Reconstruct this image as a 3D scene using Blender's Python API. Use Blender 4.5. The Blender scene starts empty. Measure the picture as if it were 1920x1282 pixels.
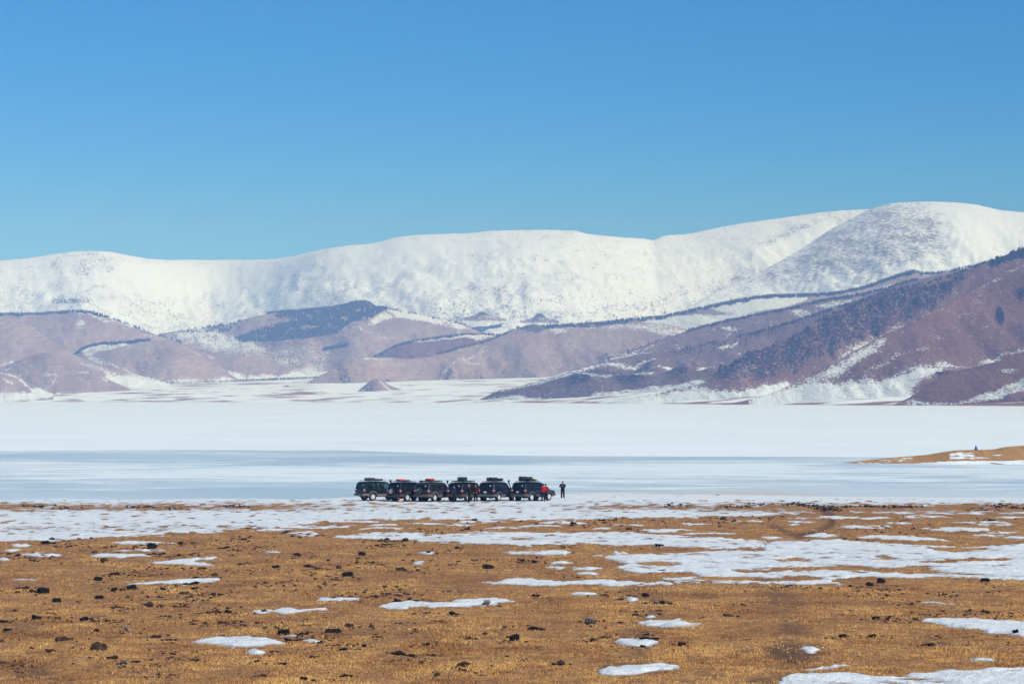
import bpy, bmesh, math, random
import numpy as np
from mathutils import Vector, Matrix

random.seed(7)
RNG = np.random.default_rng(11)
R = math.radians
scene = bpy.context.scene
COL = scene.collection

# ------------------------------------------------------------------ camera
F = 6000.0            # focal length in photo pixels (photo is 1920 x 1282)
CAM_Z = 10.7          # metres above the lake ice
HORIZON = 742.0
PITCH = math.atan((HORIZON - 641.0) / F)
cam_data = bpy.data.cameras.new('camera')
cam_data.sensor_width = 36.0
cam_data.lens = 36.0 * F / 1920.0
cam_data.clip_start = 1.0
cam_data.clip_end = 60000.0
cam = bpy.data.objects.new('camera', cam_data)
COL.objects.link(cam)
cam.location = (0, 0, CAM_Z)
cam.rotation_euler = (math.pi / 2 + PITCH, 0, 0)
scene.camera = cam

# ------------------------------------------------------------------ sky, sun, exposure
SUN_EL, SUN_AZ = 44.0, 46.0       # elevation; degrees to the right of straight behind the camera
world = bpy.data.worlds.new('World')
scene.world = world
world.use_nodes = True
wt = world.node_tree
wt.nodes.clear()
sky = wt.nodes.new('ShaderNodeTexSky')
sky.sky_type = 'NISHITA'
sky.sun_disc = False
sky.sun_elevation = R(SUN_EL)
sky.sun_rotation = R(180.0 - SUN_AZ)
sky.altitude = 8000.0
sky.air_density = 1.0
sky.dust_density = 0.0
sky.ozone_density = 4.0
hs = wt.nodes.new('ShaderNodeHueSaturation')
hs.inputs['Hue'].default_value = 0.501
hs.inputs['Saturation'].default_value = 1.34
hs.inputs['Value'].default_value = 0.92
bg = wt.nodes.new('ShaderNodeBackground')
bg.inputs['Strength'].default_value = 0.15
wo = wt.nodes.new('ShaderNodeOutputWorld')
wt.links.new(sky.outputs[0], hs.inputs['Color'])
wt.links.new(hs.outputs[0], bg.inputs['Color'])
wt.links.new(bg.outputs[0], wo.inputs['Surface'])

sun_data = bpy.data.lights.new('sun', 'SUN')
sun_data.energy = 4.6
sun_data.angle = R(0.53)
sun_data.color = (1.0, 1.0, 0.985)
sun = bpy.data.objects.new('sun', sun_data)
COL.objects.link(sun)
sun_dir = Vector((math.sin(R(SUN_AZ)) * math.cos(R(SUN_EL)), -math.cos(R(SUN_AZ)) * math.cos(R(SUN_EL)), math.sin(R(SUN_EL))))
sun.rotation_euler = (-sun_dir).to_track_quat('-Z', 'Y').to_euler()
sun.location = (60, -60, 80)

vs = scene.view_settings
vs.view_transform = 'Standard'
vs.look = 'None'
vs.exposure = 0.13
vs.gamma = 1.0
scene.render.engine = 'CYCLES'
scene.cycles.use_denoising = True
scene.cycles.max_bounces = 6
scene.cycles.volume_bounces = 0
scene.cycles.transparent_max_bounces = 8
HAZE_DENSITY = 1.3e-4
HAZE_COLOR = (0.27, 0.49, 1.0)

# ------------------------------------------------------------------ helpers: projection and noise
CP, SP = math.cos(PITCH), math.sin(PITCH)

def at(px, py, D):
    """world point seen at photo pixel (px, py) at forward distance D (arrays welcome)"""
    a = (np.asarray(px, float) - 960.0) / F
    b = (641.0 - np.asarray(py, float)) / F
    fy = CP - b * SP
    fz = SP + b * CP
    s = D / fy
    return a * s, D + 0 * s, CAM_Z + fz * s

def proj(x, y, z):
    dz = z - CAM_Z
    d = y * CP + dz * SP
    u = -y * SP + dz * CP
    return 960.0 + F * x / d, 641.0 - F * u / d

def _hash(ix, iy, seed):
    h = (ix.astype(np.int64) * 374761393 + iy.astype(np.int64) * 668265263 + seed * 1442695041) & 0xFFFFFFFF
    h = ((h ^ (h >> 13)) * 1274126177) & 0xFFFFFFFF
    h = (h ^ (h >> 16)) & 0xFFFFFFFF
    return h / 4294967295.0

def noise2(x, y, seed=0):
    x = np.asarray(x, float); y = np.asarray(y, float)
    ix = np.floor(x); iy = np.floor(y)
    fx = x - ix; fy = y - iy
    ux = fx * fx * fx * (fx * (fx * 6 - 15) + 10); uy = fy * fy * fy * (fy * (fy * 6 - 15) + 10)
    def g(dx, dy):
        a = _hash(ix + dx, iy + dy, seed) * 2 * np.pi
        return np.cos(a) * (fx - dx) + np.sin(a) * (fy - dy)
    n0 = g(0, 0) * (1 - ux) + g(1, 0) * ux
    n1 = g(0, 1) * (1 - ux) + g(1, 1) * ux
    return (n0 * (1 - uy) + n1 * uy) * 1.5

def fbm(x, y, octaves=4, seed=0, gain=0.5):
    s = 0.0; a = 1.0; t = 0.0
    for o in range(octaves):
        s = s + a * noise2(np.asarray(x) * 2 ** o + 17.3 * o, np.asarray(y) * 2 ** o - 9.1 * o, seed + o)
        t += a; a *= gain
    return s / t

def ridged(x, y, octaves=4, seed=0):
    s = 0.0; a = 1.0; t = 0.0
    for o in range(octaves):
        s = s + a * (1 - 2 * np.abs(noise2(np.asarray(x) * 2 ** o + 3.7 * o, np.asarray(y) * 2 ** o + 5.9 * o, seed + o)))
        t += a; a *= 0.5
    return s / t

def sstep(a, b, x):
    t = np.clip((x - a) / (b - a), 0, 1)
    return t * t * (3 - 2 * t)

def pchip(xs, ys, x):
    xs = np.asarray(xs, float); ys = np.asarray(ys, float)
    h = np.diff(xs); d = np.diff(ys) / h
    m = np.zeros(len(xs))
    for i in range(1, len(xs) - 1):
        if d[i - 1] * d[i] > 0:
            w1 = 2 * h[i] + h[i - 1]; w2 = h[i] + 2 * h[i - 1]
            m[i] = (w1 + w2) / (w1 / d[i - 1] + w2 / d[i])
    m[0], m[-1] = d[0], d[-1]
    i = np.clip(np.searchsorted(xs, x) - 1, 0, len(h) - 1)
    t = np.clip((x - xs[i]) / h[i], 0, 1)
    return ((2 * t**3 - 3 * t**2 + 1) * ys[i] + (t**3 - 2 * t**2 + t) * h[i] * m[i]
            + (-2 * t**3 + 3 * t**2) * ys[i + 1] + (t**3 - t**2) * h[i] * m[i + 1])

def poly_sd(px, py, poly):
    """signed distance (positive inside) from points to a polygon"""
    poly = np.asarray(poly, float)
    d2 = np.full(np.shape(px), 1e18); inside = np.zeros(np.shape(px), bool)
    n = len(poly)
    for i in range(n):
        x0, y0 = poly[i]; x1, y1 = poly[(i + 1) % n]
        ex, ey = x1 - x0, y1 - y0
        t = np.clip(((px - x0) * ex + (py - y0) * ey) / (ex * ex + ey * ey + 1e-9), 0, 1)
        d2 = np.minimum(d2, (px - x0 - t * ex) ** 2 + (py - y0 - t * ey) ** 2)
        c = ((y0 > py) != (y1 > py))
        with np.errstate(divide='ignore', invalid='ignore'):
            xi = x0 + (py - y0) * ex / (ey if abs(ey) > 1e-9 else 1e-9)
        inside ^= c & (px < xi)
    d = np.sqrt(d2)
    return np.where(inside, d, -d)

def line_d(px, py, pts):
    d2 = np.full(np.shape(px), 1e18)
    for (x0, y0), (x1, y1) in zip(pts[:-1], pts[1:]):
        ex, ey = x1 - x0, y1 - y0
        t = np.clip(((px - x0) * ex + (py - y0) * ey) / (ex * ex + ey * ey + 1e-9), 0, 1)
        d2 = np.minimum(d2, (px - x0 - t * ex) ** 2 + (py - y0 - t * ey) ** 2)
    return np.sqrt(d2)

# ------------------------------------------------------------------ helpers: objects
def tag(o, label=None, cat=None, group=None, kind=None):
    if label: o['label'] = label
    if cat: o['category'] = cat
    if group: o['group'] = group
    if kind: o['kind'] = kind
    return o

def link(name, me, mat=None, parent=None):
    if mat is not None and not me.materials:
        me.materials.append(mat)
    o = bpy.data.objects.new(name, me)
    COL.objects.link(o)
    if parent is not None:
        o.parent = parent
    return o

def empty(name, loc, rz=0.0):
    o = bpy.data.objects.new(name, None)
    o.empty_display_size = 0.3
    COL.objects.link(o)
    o.location = loc
    o.rotation_euler = (0, 0, rz)
    return o

def mesh_np(name, V, Fq, smooth=True, attrs=None, uv=None):
    """V (n,3); Fq (m,k) indices with k = 3 or 4"""
    V = np.ascontiguousarray(V, dtype=np.float32); Fq = np.ascontiguousarray(Fq, dtype=np.int32)
    me = bpy.data.meshes.new(name)
    m, k = Fq.shape
    me.vertices.add(len(V)); me.vertices.foreach_set('co', V.ravel())
    me.loops.add(m * k); me.loops.foreach_set('vertex_index', Fq.ravel())
    me.polygons.add(m); me.polygons.foreach_set('loop_start', np.arange(0, m * k, k, dtype=np.int32))
    me.polygons.foreach_set('use_smooth', np.full(m, smooth, dtype=bool))
    if uv is not None:
        l = me.uv_layers.new(name='UVMap')
        l.data.foreach_set('uv', np.ascontiguousarray(uv[Fq.ravel()], dtype=np.float32).ravel())
    for an, av in (attrs or {}).items():
        a = me.attributes.new(an, 'FLOAT', 'POINT')
        a.data.foreach_set('value', np.ascontiguousarray(av, dtype=np.float32).ravel())
    me.update(); me.validate()
    return me

def grid_faces(nr, nc):
    i = np.arange(nr - 1)[:, None] * nc + np.arange(nc - 1)[None, :]
    return np.stack([i, i + 1, i + nc + 1, i + nc], -1).reshape(-1, 4)

# ------------------------------------------------------------------ helpers: materials
def new_mat(name):
    m = bpy.data.materials.new(name); m.use_nodes = True
    nt = m.node_tree; nt.nodes.clear()
    out = nt.nodes.new('ShaderNodeOutputMaterial')
    p = nt.nodes.new('ShaderNodeBsdfPrincipled')
    nt.links.new(p.outputs[0], out.inputs['Surface'])
    return m, nt, p

class NB:
    """small node builder"""
    def __init__(s, nt): s.nt = nt
    def lk(s, a, b): s.nt.links.new(a, b)
    def put(s, sock, v):
        if isinstance(v, bpy.types.NodeSocket): s.lk(v, sock)
        else: sock.default_value = v
    def math(s, op, a, b=0.0, c=None, clamp=False):
        n = s.nt.nodes.new('ShaderNodeMath'); n.operation = op; n.use_clamp = clamp
        s.put(n.inputs[0], a); s.put(n.inputs[1], b)
        if c is not None: s.put(n.inputs[2], c)
        return n.outputs[0]
    def noise(s, vec, scale, detail=3.0, rough=0.55, dist=0.0):
        n = s.nt.nodes.new('ShaderNodeTexNoise')
        if vec is not None: s.lk(vec, n.inputs['Vector'])
        n.inputs['Scale'].default_value = scale; n.inputs['Detail'].default_value = detail
        n.inputs['Roughness'].default_value = rough; n.inputs['Distortion'].default_value = dist
        return n.outputs['Fac']
    def mapping(s, vec, scale=(1, 1, 1), rot=(0, 0, 0), loc=(0, 0, 0)):
        n = s.nt.nodes.new('ShaderNodeMapping'); s.lk(vec, n.inputs['Vector'])
        n.inputs['Scale'].default_value = scale; n.inputs['Rotation'].default_value = rot; n.inputs['Location'].default_value = loc
        return n.outputs[0]
    def coord(s, which='Object'):
        return s.nt.nodes.new('ShaderNodeTexCoord').outputs[which]
    def attr(s, name):
        n = s.nt.nodes.new('ShaderNodeAttribute'); n.attribute_name = name
        return n.outputs['Fac']
    def ramp(s, v, lo, hi):
        n = s.nt.nodes.new('ShaderNodeMapRange'); n.interpolation_type = 'SMOOTHSTEP'
        s.put(n.inputs['Value'], v); n.inputs['From Min'].default_value = lo; n.inputs['From Max'].default_value = hi
        return n.outputs['Result']
    def mix(s, fac, a, b):
        n = s.nt.nodes.new('ShaderNodeMix'); n.data_type = 'RGBA'
        s.put(n.inputs[0], fac)
        for sock, v in ((n.inputs[6], a), (n.inputs[7], b)):
            if isinstance(v, bpy.types.NodeSocket): s.lk(v, sock)
            else: sock.default_value = (*v, 1.0) if len(v) == 3 else v
        return n.outputs[2]
    def bump(s, h, strength, dist):
        n = s.nt.nodes.new('ShaderNodeBump'); n.inputs['Strength'].default_value = strength; n.inputs['Distance'].default_value = dist
        s.lk(h, n.inputs['Height']); return n.outputs[0]

def simple(name, col, rough=0.6, metal=0.0, spec=0.4, coat=0.0, var=0.12, scale=6.0):
    """plain surface with a little procedural colour and gloss variation"""
    m, nt, p = new_mat(name); b = NB(nt)
    n = b.noise(b.coord('Object'), scale, 4.0)
    lo = tuple(c * (1 - var) for c in col); hi = tuple(min(1.0, c * (1 + var)) for c in col)
    b.lk(b.mix(n, lo, hi), p.inputs['Base Color'])
    b.lk(b.math('MULTIPLY_ADD', n, 0.12, rough - 0.06), p.inputs['Roughness'])
    p.inputs['Metallic'].default_value = metal
    p.inputs['Specular IOR Level'].default_value = spec
    p.inputs['Coat Weight'].default_value = coat
    p.inputs['Coat Roughness'].default_value = 0.08
    return m

# ================================================================== MATERIALS OF THE LAND
SNOW = (0.73, 0.82, 0.86)

def hill_mat(name, grass_a, grass_b, rock, uvscale=(0.22, 0.5), rot=0.0, sharp=0.10, snow=SNOW, gain=3.0, bump=7.0):
    m, nt, p = new_mat(name); b = NB(nt)
    uv = b.coord('UV')
    n_big = b.noise(uv, 0.018, 4.0)
    n_mid = b.noise(uv, 0.11, 4.0)
    st = b.mapping(uv, scale=(uvscale[0], uvscale[1], 1.0), rot=(0, 0, rot))
    n_s = b.noise(st, 1.0, 6.0, 0.72, 0.4)
    n_low = b.noise(b.mapping(uv, scale=(uvscale[0] * 0.14, uvscale[1] * 0.14, 1.0), rot=(0, 0, rot)), 1.0, 4.0, 0.6)
    base = b.mix(b.ramp(n_big, 0.36, 0.64), grass_a, grass_b)
    base = b.mix(b.math('MULTIPLY', b.ramp(n_mid, 0.42, 0.72), 0.55), base, tuple(c * 0.72 for c in grass_a))
    n_fine = b.noise(uv, 0.45, 5.0, 0.7)
    base = b.mix(b.math('MULTIPLY', b.ramp(n_fine, 0.46, 0.78), 0.6), base, tuple(c * 0.5 for c in grass_a))
    rk = b.math('ADD', b.attr('rock'), b.math('MULTIPLY', b.math('SUBTRACT', b.noise(uv, 0.2, 5.0, 0.65), 0.5), 2.0))
    base = b.mix(b.ramp(rk, 0.38, 0.60), base, rock)
    s = b.math('ADD', b.attr('snow'), b.math('MULTIPLY', b.math('SUBTRACT', n_s, 0.5), gain))
    s = b.math('ADD', s, b.math('MULTIPLY', b.math('SUBTRACT', n_low, 0.5), 1.1))
    sf = b.ramp(s, 0.5 - sharp, 0.5 + sharp)
    b.lk(b.mix(sf, base, snow), p.inputs['Base Color'])
    hgt = b.math('ADD', b.math('MULTIPLY', n_fine, 0.5), b.noise(st, 0.35, 5.0, 0.6))
    b.lk(b.bump(hgt, 1.0, bump), p.inputs['Normal'])
    p.inputs['Roughness'].default_value = 0.9
    p.inputs['Specular IOR Level'].default_value = 0.05
    return m

M_HILL = hill_mat('steppe_hill', (0.30, 0.235, 0.235), (0.41, 0.33, 0.30), (0.09, 0.08, 0.085), bump=8.0)
M_HILL_RED = hill_mat('red_steppe_hill', (0.185, 0.105, 0.102), (0.25, 0.152, 0.132), (0.026, 0.027, 0.036), uvscale=(0.2, 0.42), rot=0.42)
M_HILL_DARK = hill_mat('dark_steppe_hill', (0.165, 0.108, 0.105), (0.24, 0.165, 0.14), (0.04, 0.036, 0.045), uvscale=(0.16, 0.42), rot=0.3)
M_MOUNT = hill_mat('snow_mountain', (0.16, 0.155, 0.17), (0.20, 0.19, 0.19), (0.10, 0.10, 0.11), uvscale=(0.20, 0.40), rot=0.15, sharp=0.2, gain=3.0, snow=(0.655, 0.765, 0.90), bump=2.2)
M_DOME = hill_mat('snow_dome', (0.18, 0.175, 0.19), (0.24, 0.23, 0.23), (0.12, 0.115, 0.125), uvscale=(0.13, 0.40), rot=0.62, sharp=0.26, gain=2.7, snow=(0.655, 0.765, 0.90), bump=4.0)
M_SPIT = hill_mat('spit_grass', (0.36, 0.20, 0.085), (0.44, 0.26, 0.12), (0.2, 0.12, 0.06), uvscale=(0.05, 0.42), rot=0.12, bump=0.12)

HILLS = {}

def floor_z(px, D):
    """height of the valley floor beyond the lake"""
    d0 = np.interp(px, [-400, 0, 640, 1000, 1300, 1600, 1920, 2300], [5900, 5800, 5450, 4900, 4150, 3650, 3320, 3200])
    e = np.asarray(D, float) - d0
    return -0.35 + 0.034 * np.clip(e, -40, 700) + 0.019 * np.clip(e - 700, 0, 1500) + 0.03 * np.clip(e - 2200, 0, 9000)

def hill(name, label, crest, D, foot_z, slope, mat, paints=(), snow=-0.2, prof=(0.35, 1.25), amp=(10.0, 260.0, 520.0), gully=0.0,
         rock_amp=0.0, step=4.0, rows=60, seed=0, crest_noise=0.6, back=0.5, uv_k=None, nm='hill', run_min=40.0, detail=3.0, hmin=1.0):
    """crest: [(px, py)], D: [(px, distance)] -> a hill with a crest, a front slope down to foot_z and a back slope"""
    cx = np.array([c[0] for c in crest], float); cy = np.array([c[1] for c in crest], float)
    px = np.arange(cx[0], cx[-1] + 0.1, step)
    py = pchip(cx, cy, px) + crest_noise * fbm(px / 9.0, px * 0 + seed * 3.1, 3, seed)
    dd = pchip([d[0] for d in D], [d[1] for d in D], px)
    if len(px) > 60:
        kk = np.hanning(31); kk /= kk.sum()
        dd = np.convolve(np.pad(dd, 15, mode='edge'), kk, mode='valid')
    x0, y0, z0 = at(px, py, dd)
    rad = np.hypot(x0, y0)
    rx, ry = -x0 / rad, -y0 / rad
    zf = np.interp(px, [f[0] for f in foot_z], [f[1] for f in foot_z]) if isinstance(foot_z, (list, tuple)) else np.full(len(px), float(foot_z))
    H = np.maximum(z0 - zf, hmin)
    if zf.max() < 60 and dd.min() > 2500:                         # let the foot sink into the valley floor
        for _ in range(6):
            zf = np.minimum(floor_z(px, dd - np.maximum(H / slope, run_min)), z0 - 2.0) - 3.0
            H = np.maximum(z0 - zf, hmin)
    kw = np.hanning(2 * (min(25, len(px) // 6) // 2) + 3); kw /= kw.sum(); kh = len(kw) // 2
    Hs = np.convolve(np.pad(H, kh, mode='edge'), kw, mode='valid')
    run = np.maximum(np.convolve(np.pad(H / slope, kh, mode='edge'), kw, mode='valid'), run_min)
    tb = -np.array([1.0, 0.7, 0.45, 0.25, 0.1])
    t = np.concatenate([tb, np.linspace(0, 1.0, rows)])[:, None]
    tp = np.clip(t, 0, 1)
    w, pw = prof
    pr = w * 0.5 * (1 + np.cos(np.pi * tp)) + (1 - w) * (1 - tp) ** pw
    pr = np.where(t < 0, 1 - 0.9 * (np.abs(t)) ** 1.5, pr)
    rr = np.where(t < 0, t * back, t) * run[None, :]
    X = x0[None, :] + rx[None, :] * rr; Y = y0[None, :] + ry[None, :] * rr
    Z = zf[None, :] + (H[None, :] + (Hs - H)[None, :] * sstep(0.04, 0.45, tp)) * pr
    PX, PY = proj(X, Y, Z)
    a_s = np.full(X.shape, float(snow)); a_r = np.zeros(X.shape)
    for p in paints:
        kind, shape, val = p[0], p[1], p[2]
        soft = p[4] if len(p) > 4 else 3.0
        if kind.startswith('snow') and 0.3 < val < 0.78 and not kind.endswith('blob'): val = val - 0.08
        if kind.endswith('line'):
            cov = 1 - sstep(p[3] * 0.6 - soft * 0.5, p[3] * 0.6 + soft, line_d(PX + 5 * fbm(X / 60, Y / 60, 2, 7), PY + 3 * fbm(X / 45, Z / 30, 2, 9), shape))
        elif kind.endswith('blob'):
            bx, by, bw, bh = shape
            wx = 0.9 * bw * fbm(X / 45, Z / 22, 3, 13); wy = 0.9 * bh * fbm(X / 40 + 9, Z / 20, 3, 15)
            cov = 1 - sstep(0.35, 1.25, np.hypot((PX + wx - bx) / bw, (PY + wy - by) / bh))
        else:
            soft = p[3] if len(p) > 3 else 4.0
            cov = sstep(-soft, soft, poly_sd(PX, PY, shape))
        if kind.startswith('rock'):
            a_r = a_r + (val - a_r) * cov
        else:
            a_s = a_s + (val - a_s) * cov
    wgt = sstep(0.0, 0.35, tp) * (1 - 0.7 * sstep(0.7, 1.0, tp)) + 0.05
    A, Lu, Lv = amp
    hs_ = np.minimum(1.0, H / 60.0)[None, :]
    Z = Z + 1.4 * A * hs_ * wgt * fbm(X / Lu, Y / Lv, 5, seed + 20)
    if gully:
        Z = Z - 1.9 * gully * hs_ * wgt * (0.5 + 0.5 * ridged((X + 0.25 * Y) / (Lu * 0.55), Y / (Lv * 2.5), 4, seed + 40))
    if detail:
        Z = Z + detail * hs_ * wgt * (2.2 * ridged((X + 0.3 * Y) / 85.0, (Y - 0.2 * X) / 300.0, 3, seed + 50) + 0.8 * ridged((X - 0.2 * Y) / 26.0, Y / 90.0, 3, seed + 55))
    if rock_amp:
        Z = Z + rock_amp * np.clip(a_r, 0, 1) * (ridged(X / 46.0, (Y + Z) / 60.0, 4, seed + 60) - 0.1) * sstep(-0.01, 0.12, tp)
    V = np.stack([X, Y, Z], -1).reshape(-1, 3)
    k = uv_k if uv_k else F / float(np.median(dd))
    uv = np.stack([X.ravel() * k, Z.ravel() * k + Y.ravel() * 0.02], -1)
    me = mesh_np(nm, V, grid_faces(*X.shape)[:, ::-1], attrs={'snow': a_s, 'rock': a_r}, uv=uv)
    o = link(nm, me, mat)
    tag(o, label, kind='structure')
    PX, PY = proj(X, Y, Z)
    HILLS[name] = dict(px=px, X=X, Y=Y, Z=Z, PY=PY)
    return o

def on_hill(name, px, dpy=None, py=None):
    """points on the front of a hill: dpy pixels below the crest, or at photo row py"""
    h = HILLS[name]; c0 = h['px'][0]; st = h['px'][1] - c0
    px = np.asarray(px, float)
    ci = np.clip((px - c0) / st, 0, len(h['px']) - 1.001)
    i = ci.astype(int); f = ci - i
    nb = 5
    out = []
    P = np.maximum.accumulate(h['PY'][nb:], axis=0)
    for k in range(len(px)):
        col = P[:, i[k]]
        tgt = col[0] + dpy[k] if py is None else py[k]
        if tgt < col[0] - 1.0 or tgt > col[-1]:
            continue
        r = np.interp(tgt, col + np.arange(len(col)) * 1e-6, np.arange(len(col)))
        r0 = int(min(r, len(col) - 2)); fr = r - r0
        def sm(A):
            A = A[nb:]
            a = A[r0, i[k]] * (1 - f[k]) + A[r0, i[k] + 1] * f[k]
            b = A[r0 + 1, i[k]] * (1 - f[k]) + A[r0 + 1, i[k] + 1] * f[k]
            return a * (1 - fr) + b * fr
        out.append((sm(h['X']), sm(h['Y']), sm(h['Z'])))
    return np.array(out).reshape(-1, 3)

# ================================================================== FAR MOUNTAINS
BIG = 1.2
hill('mt', 'long white snow range with rounded summits behind the brown hills',
     [(-700, 520), (-300, 505), (-100, 492), (0, 487), (60, 481), (130, 471), (165, 468.5), (200, 470), (240, 477), (280, 483.5), (330, 486.5), (400, 486), (500, 485), (540, 480.5), (600, 467), (650, 460), (700, 455), (750, 442.5), (800, 438.5), (870, 436), (930, 431), (1000, 430), (1075, 431.5), (1100, 437), (1150, 442), (1205, 446), (1224, 448.5), (1245, 441), (1290, 437), (1350, 425), (1420, 414), (1500, 403), (1590, 393.5), (1640, 392), (1800, 400), (2100, 430)],
     [(-700, 11800), (150, 11500), (400, 11950), (640, 11300), (1000, 11050), (1180, 11250), (1240, 11500), (1500, 11700), (1700, 11900), (2100, 11900)], [(-700, 165), (700, 165), (1300, 185), (2100, 190)], 0.27, M_MOUNT, nm='snow_mountain',
     snow=0.84, prof=(0.45, 1.2), amp=(70, 800, 650), gully=42, seed=1, rows=100, detail=5.5,
     paints=[('snowblob', (160, 482, 75, 16), 0.64), ('snowblob', (60, 515, 120, 30), 0.80), ('snowblob', (390, 525, 45, 14), 0.72),
             ('snow', [(-200, 560), (60, 545), (180, 550), (330, 570), (460, 590), (460, 640), (-200, 640)], 0.82, 10), ('snowblob', (330, 505, 120, 14), 1.5), ('snowblob', (250, 500, 60, 10), 1.4),
             ('snowline', [(1590, 402), (1500, 425), (1440, 455), (1380, 490)], 0.62, 8, 14), ('snowblob', (1395, 500, 55, 22), 0.62), ('snowline', [(1560, 415), (1420, 468)], 1.5, 6, 8), ('snowblob', (1270, 480, 60, 35), 0.86),
             ('snowblob', (590, 520, 80, 45), 0.72), ('snowblob', (925, 515, 70, 28), 0.68), ('snowblob', (640, 472, 90, 10), 0.85), ('snowblob', (780, 470, 110, 24), 1.4), ('snowblob', (1150, 500, 60, 40), 0.86),
             ('snow', [(440, 570), (620, 560), (800, 565), (1000, 572), (1300, 550), (1480, 550), (1380, 600), (1000, 640), (440, 640)], 0.80, 10),
             ('snowblob', (850, 580, 70, 9), 0.58), ('snowblob', (1190, 583, 60, 10), 0.5), ('snowline', [(1095, 573), (1110, 590), (1150, 596)], 0.4, 4, 5)])
hill('mt_dome', 'streaked grey and white snow dome rising over the right hills',
     [(1240, 600), (1290, 575), (1340, 548), (1400, 521), (1450, 496), (1500, 468), (1560, 428), (1600, 407), (1628, 393.5), (1655, 385), (1690, 379), (1740, 378), (1790, 379), (1830, 383.5), (1880, 394), (1920, 398), (2050, 412), (2300, 450), (2600, 480)],
     [(1240, 9300), (1620, 9900), (2600, 10000)], 150, 0.30, M_DOME, nm='snow_mountain',
     snow=0.80, prof=(0.4, 1.2), amp=(40, 600, 600), gully=22, seed=4, rows=90, detail=8.0,
     paints=[('snow', [(1560, 425), (1640, 385), (1700, 380), (1770, 410), (1760, 470), (1640, 500), (1480, 520), (1400, 530), (1480, 480)], 0.54, 34),
             ('snow', [(1780, 400), (1830, 385), (2300, 420), (2300, 520), (1860, 480), (1800, 470)], 1.05, 36),
             ('snowblob', (1760, 520, 120, 20), 0.66)])
for k, (a, b_) in enumerate((((905, 584), (36, 20)), ((1012, 588), (28, 13)))):
    q = on_hill('mt', [float(a[0])], py=[a[1] + 13.0])[0]
    D_ = q[1] * 0.985
    zf = float(at(a[0], a[1] + 13.0, D_)[2])
    hill('knob%d' % k, ('small pointed rocky knob on the snow flats below the white range', 'low rocky knob on the snow flats, the smaller of two')[k],
         [(a[0] - b_[0] - 8, a[1] + 13.5), (a[0] - b_[0] * 0.5, a[1] + 8), (a[0] - 6, a[1] + 2), (a[0], a[1]), (a[0] + 7, a[1] + 3), (a[0] + b_[0] * 0.6, a[1] + 9), (a[0] + b_[0] + 8, a[1] + 13.5)],
         [(0, D_), (2000, D_)], zf - 8, 0.35, M_HILL_DARK, snow=0.28, amp=(4, 40, 60), seed=70 + k, rows=24, step=2.0, nm='rocky_knob', paints=[('rockblob', (a[0], a[1] + 3, 13, 6), 0.9), ('snowblob', (a[0], a[1] + 3, 12, 6), -0.2)], rock_amp=4)

# ================================================================== HILLS, far to near
hill('m3', 'long brown hill with a blue wood on its shaded flank and a rocky knob on top',
     [(250, 640), (300, 626), (340, 619), (390, 613), (440, 604), (470, 594), (500, 588), (560, 583), (620, 578), (652, 572), (668, 567), (690, 568), (705, 576), (727, 578), (760, 584), (793, 590), (830, 598), (860, 605), (895, 619), (920, 628), (960, 642), (1000, 660)],
     [(250, 8900), (700, 8700), (1000, 8500)], 42, 0.23, M_HILL, nm='hill', snow=0.06, prof=(0.25, 1.3), amp=(22, 300, 500), gully=14, seed=5, rows=80, rock_amp=10,
     paints=[('snow', [(230, 625), (330, 625), (445, 640), (620, 642), (615, 668), (585, 700), (480, 690), (380, 672)], 0.44, 6),
             ('snow', [(320, 622), (380, 612), (440, 625), (500, 640), (440, 648), (360, 640)], 0.75, 6),
             ('snow', [(722, 578), (780, 587), (850, 602), (888, 616), (855, 614), (800, 600), (745, 592)], 0.82, 3),
             ('snow', [(688, 602), (706, 590), (722, 583), (742, 592), (716, 598), (702, 604)], 0.75, 3),
             ('snowline', [(672, 607), (700, 618), (725, 628)], 0.5, 2, 3), ('snowline', [(800, 590), (850, 610), (870, 622)], 0.55, 2, 3),
             ('snow', [(505, 680), (600, 682), (640, 690), (600, 720), (500, 720)], 0.9, 8),
             ('rockblob', (680, 571, 22, 7), 0.9), ('rock', [(505, 586), (620, 578), (668, 570), (725, 580), (690, 598), (650, 610), (630, 628), (520, 640), (450, 640), (490, 618)], 0.42, 4)])
hill('l2', 'smooth purple brown hill crowned with a tree belt at the far left',
     [(-700, 640), (-300, 606), (-100, 592), (0, 589), (67, 589), (110, 586), (143, 584), (177, 588), (207, 597), (267, 618), (333, 640), (400, 659), (483, 671), (533, 684), (565, 699), (600, 716)],
     [(-700, 8300), (600, 7900)], 40, 0.24, M_HILL, snow=0.06, prof=(0.3, 1.25), amp=(20, 320, 500), gully=12, seed=6, rows=70,
     paints=[('snowline', [(165, 588), (200, 599), (250, 611), (300, 624), (340, 638)], 0.62, 3, 3), ('snowline', [(185, 592), (230, 612), (290, 630), (345, 652), (400, 668)], 0.42, 2.5, 3),
             ('snowblob', (155, 604, 16, 6), 0.55), ('snowblob', (62, 612, 6, 3), 0.7), ('snowline', [(130, 586), (160, 588)], 0.6, 1.5, 2), ('snow', [(425, 690), (470, 702), (560, 694), (620, 705), (620, 730), (425, 730)], 0.9, 8)])
hill('m2', 'reddish spur with snow along its crest behind the central hill',
     [(620, 700), (660, 682), (703, 668), (735, 652), (760, 643), (800, 636), (843, 630), (880, 627), (927, 627.5), (960, 634), (1000, 650)],
     [(600, 7900), (1000, 8000)], 42, 0.24, M_HILL_RED, snow=0.06, amp=(14, 200, 400), gully=8, seed=7, rows=50,
     paints=[('snowline', [(775, 641), (830, 633), (880, 629), (927, 629)], 0.72, 2.5, 2.5), ('snowblob', (898, 631, 20, 6), 0.8), ('snowline', [(690, 645), (720, 655)], 0.6, 1.5)])
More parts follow.
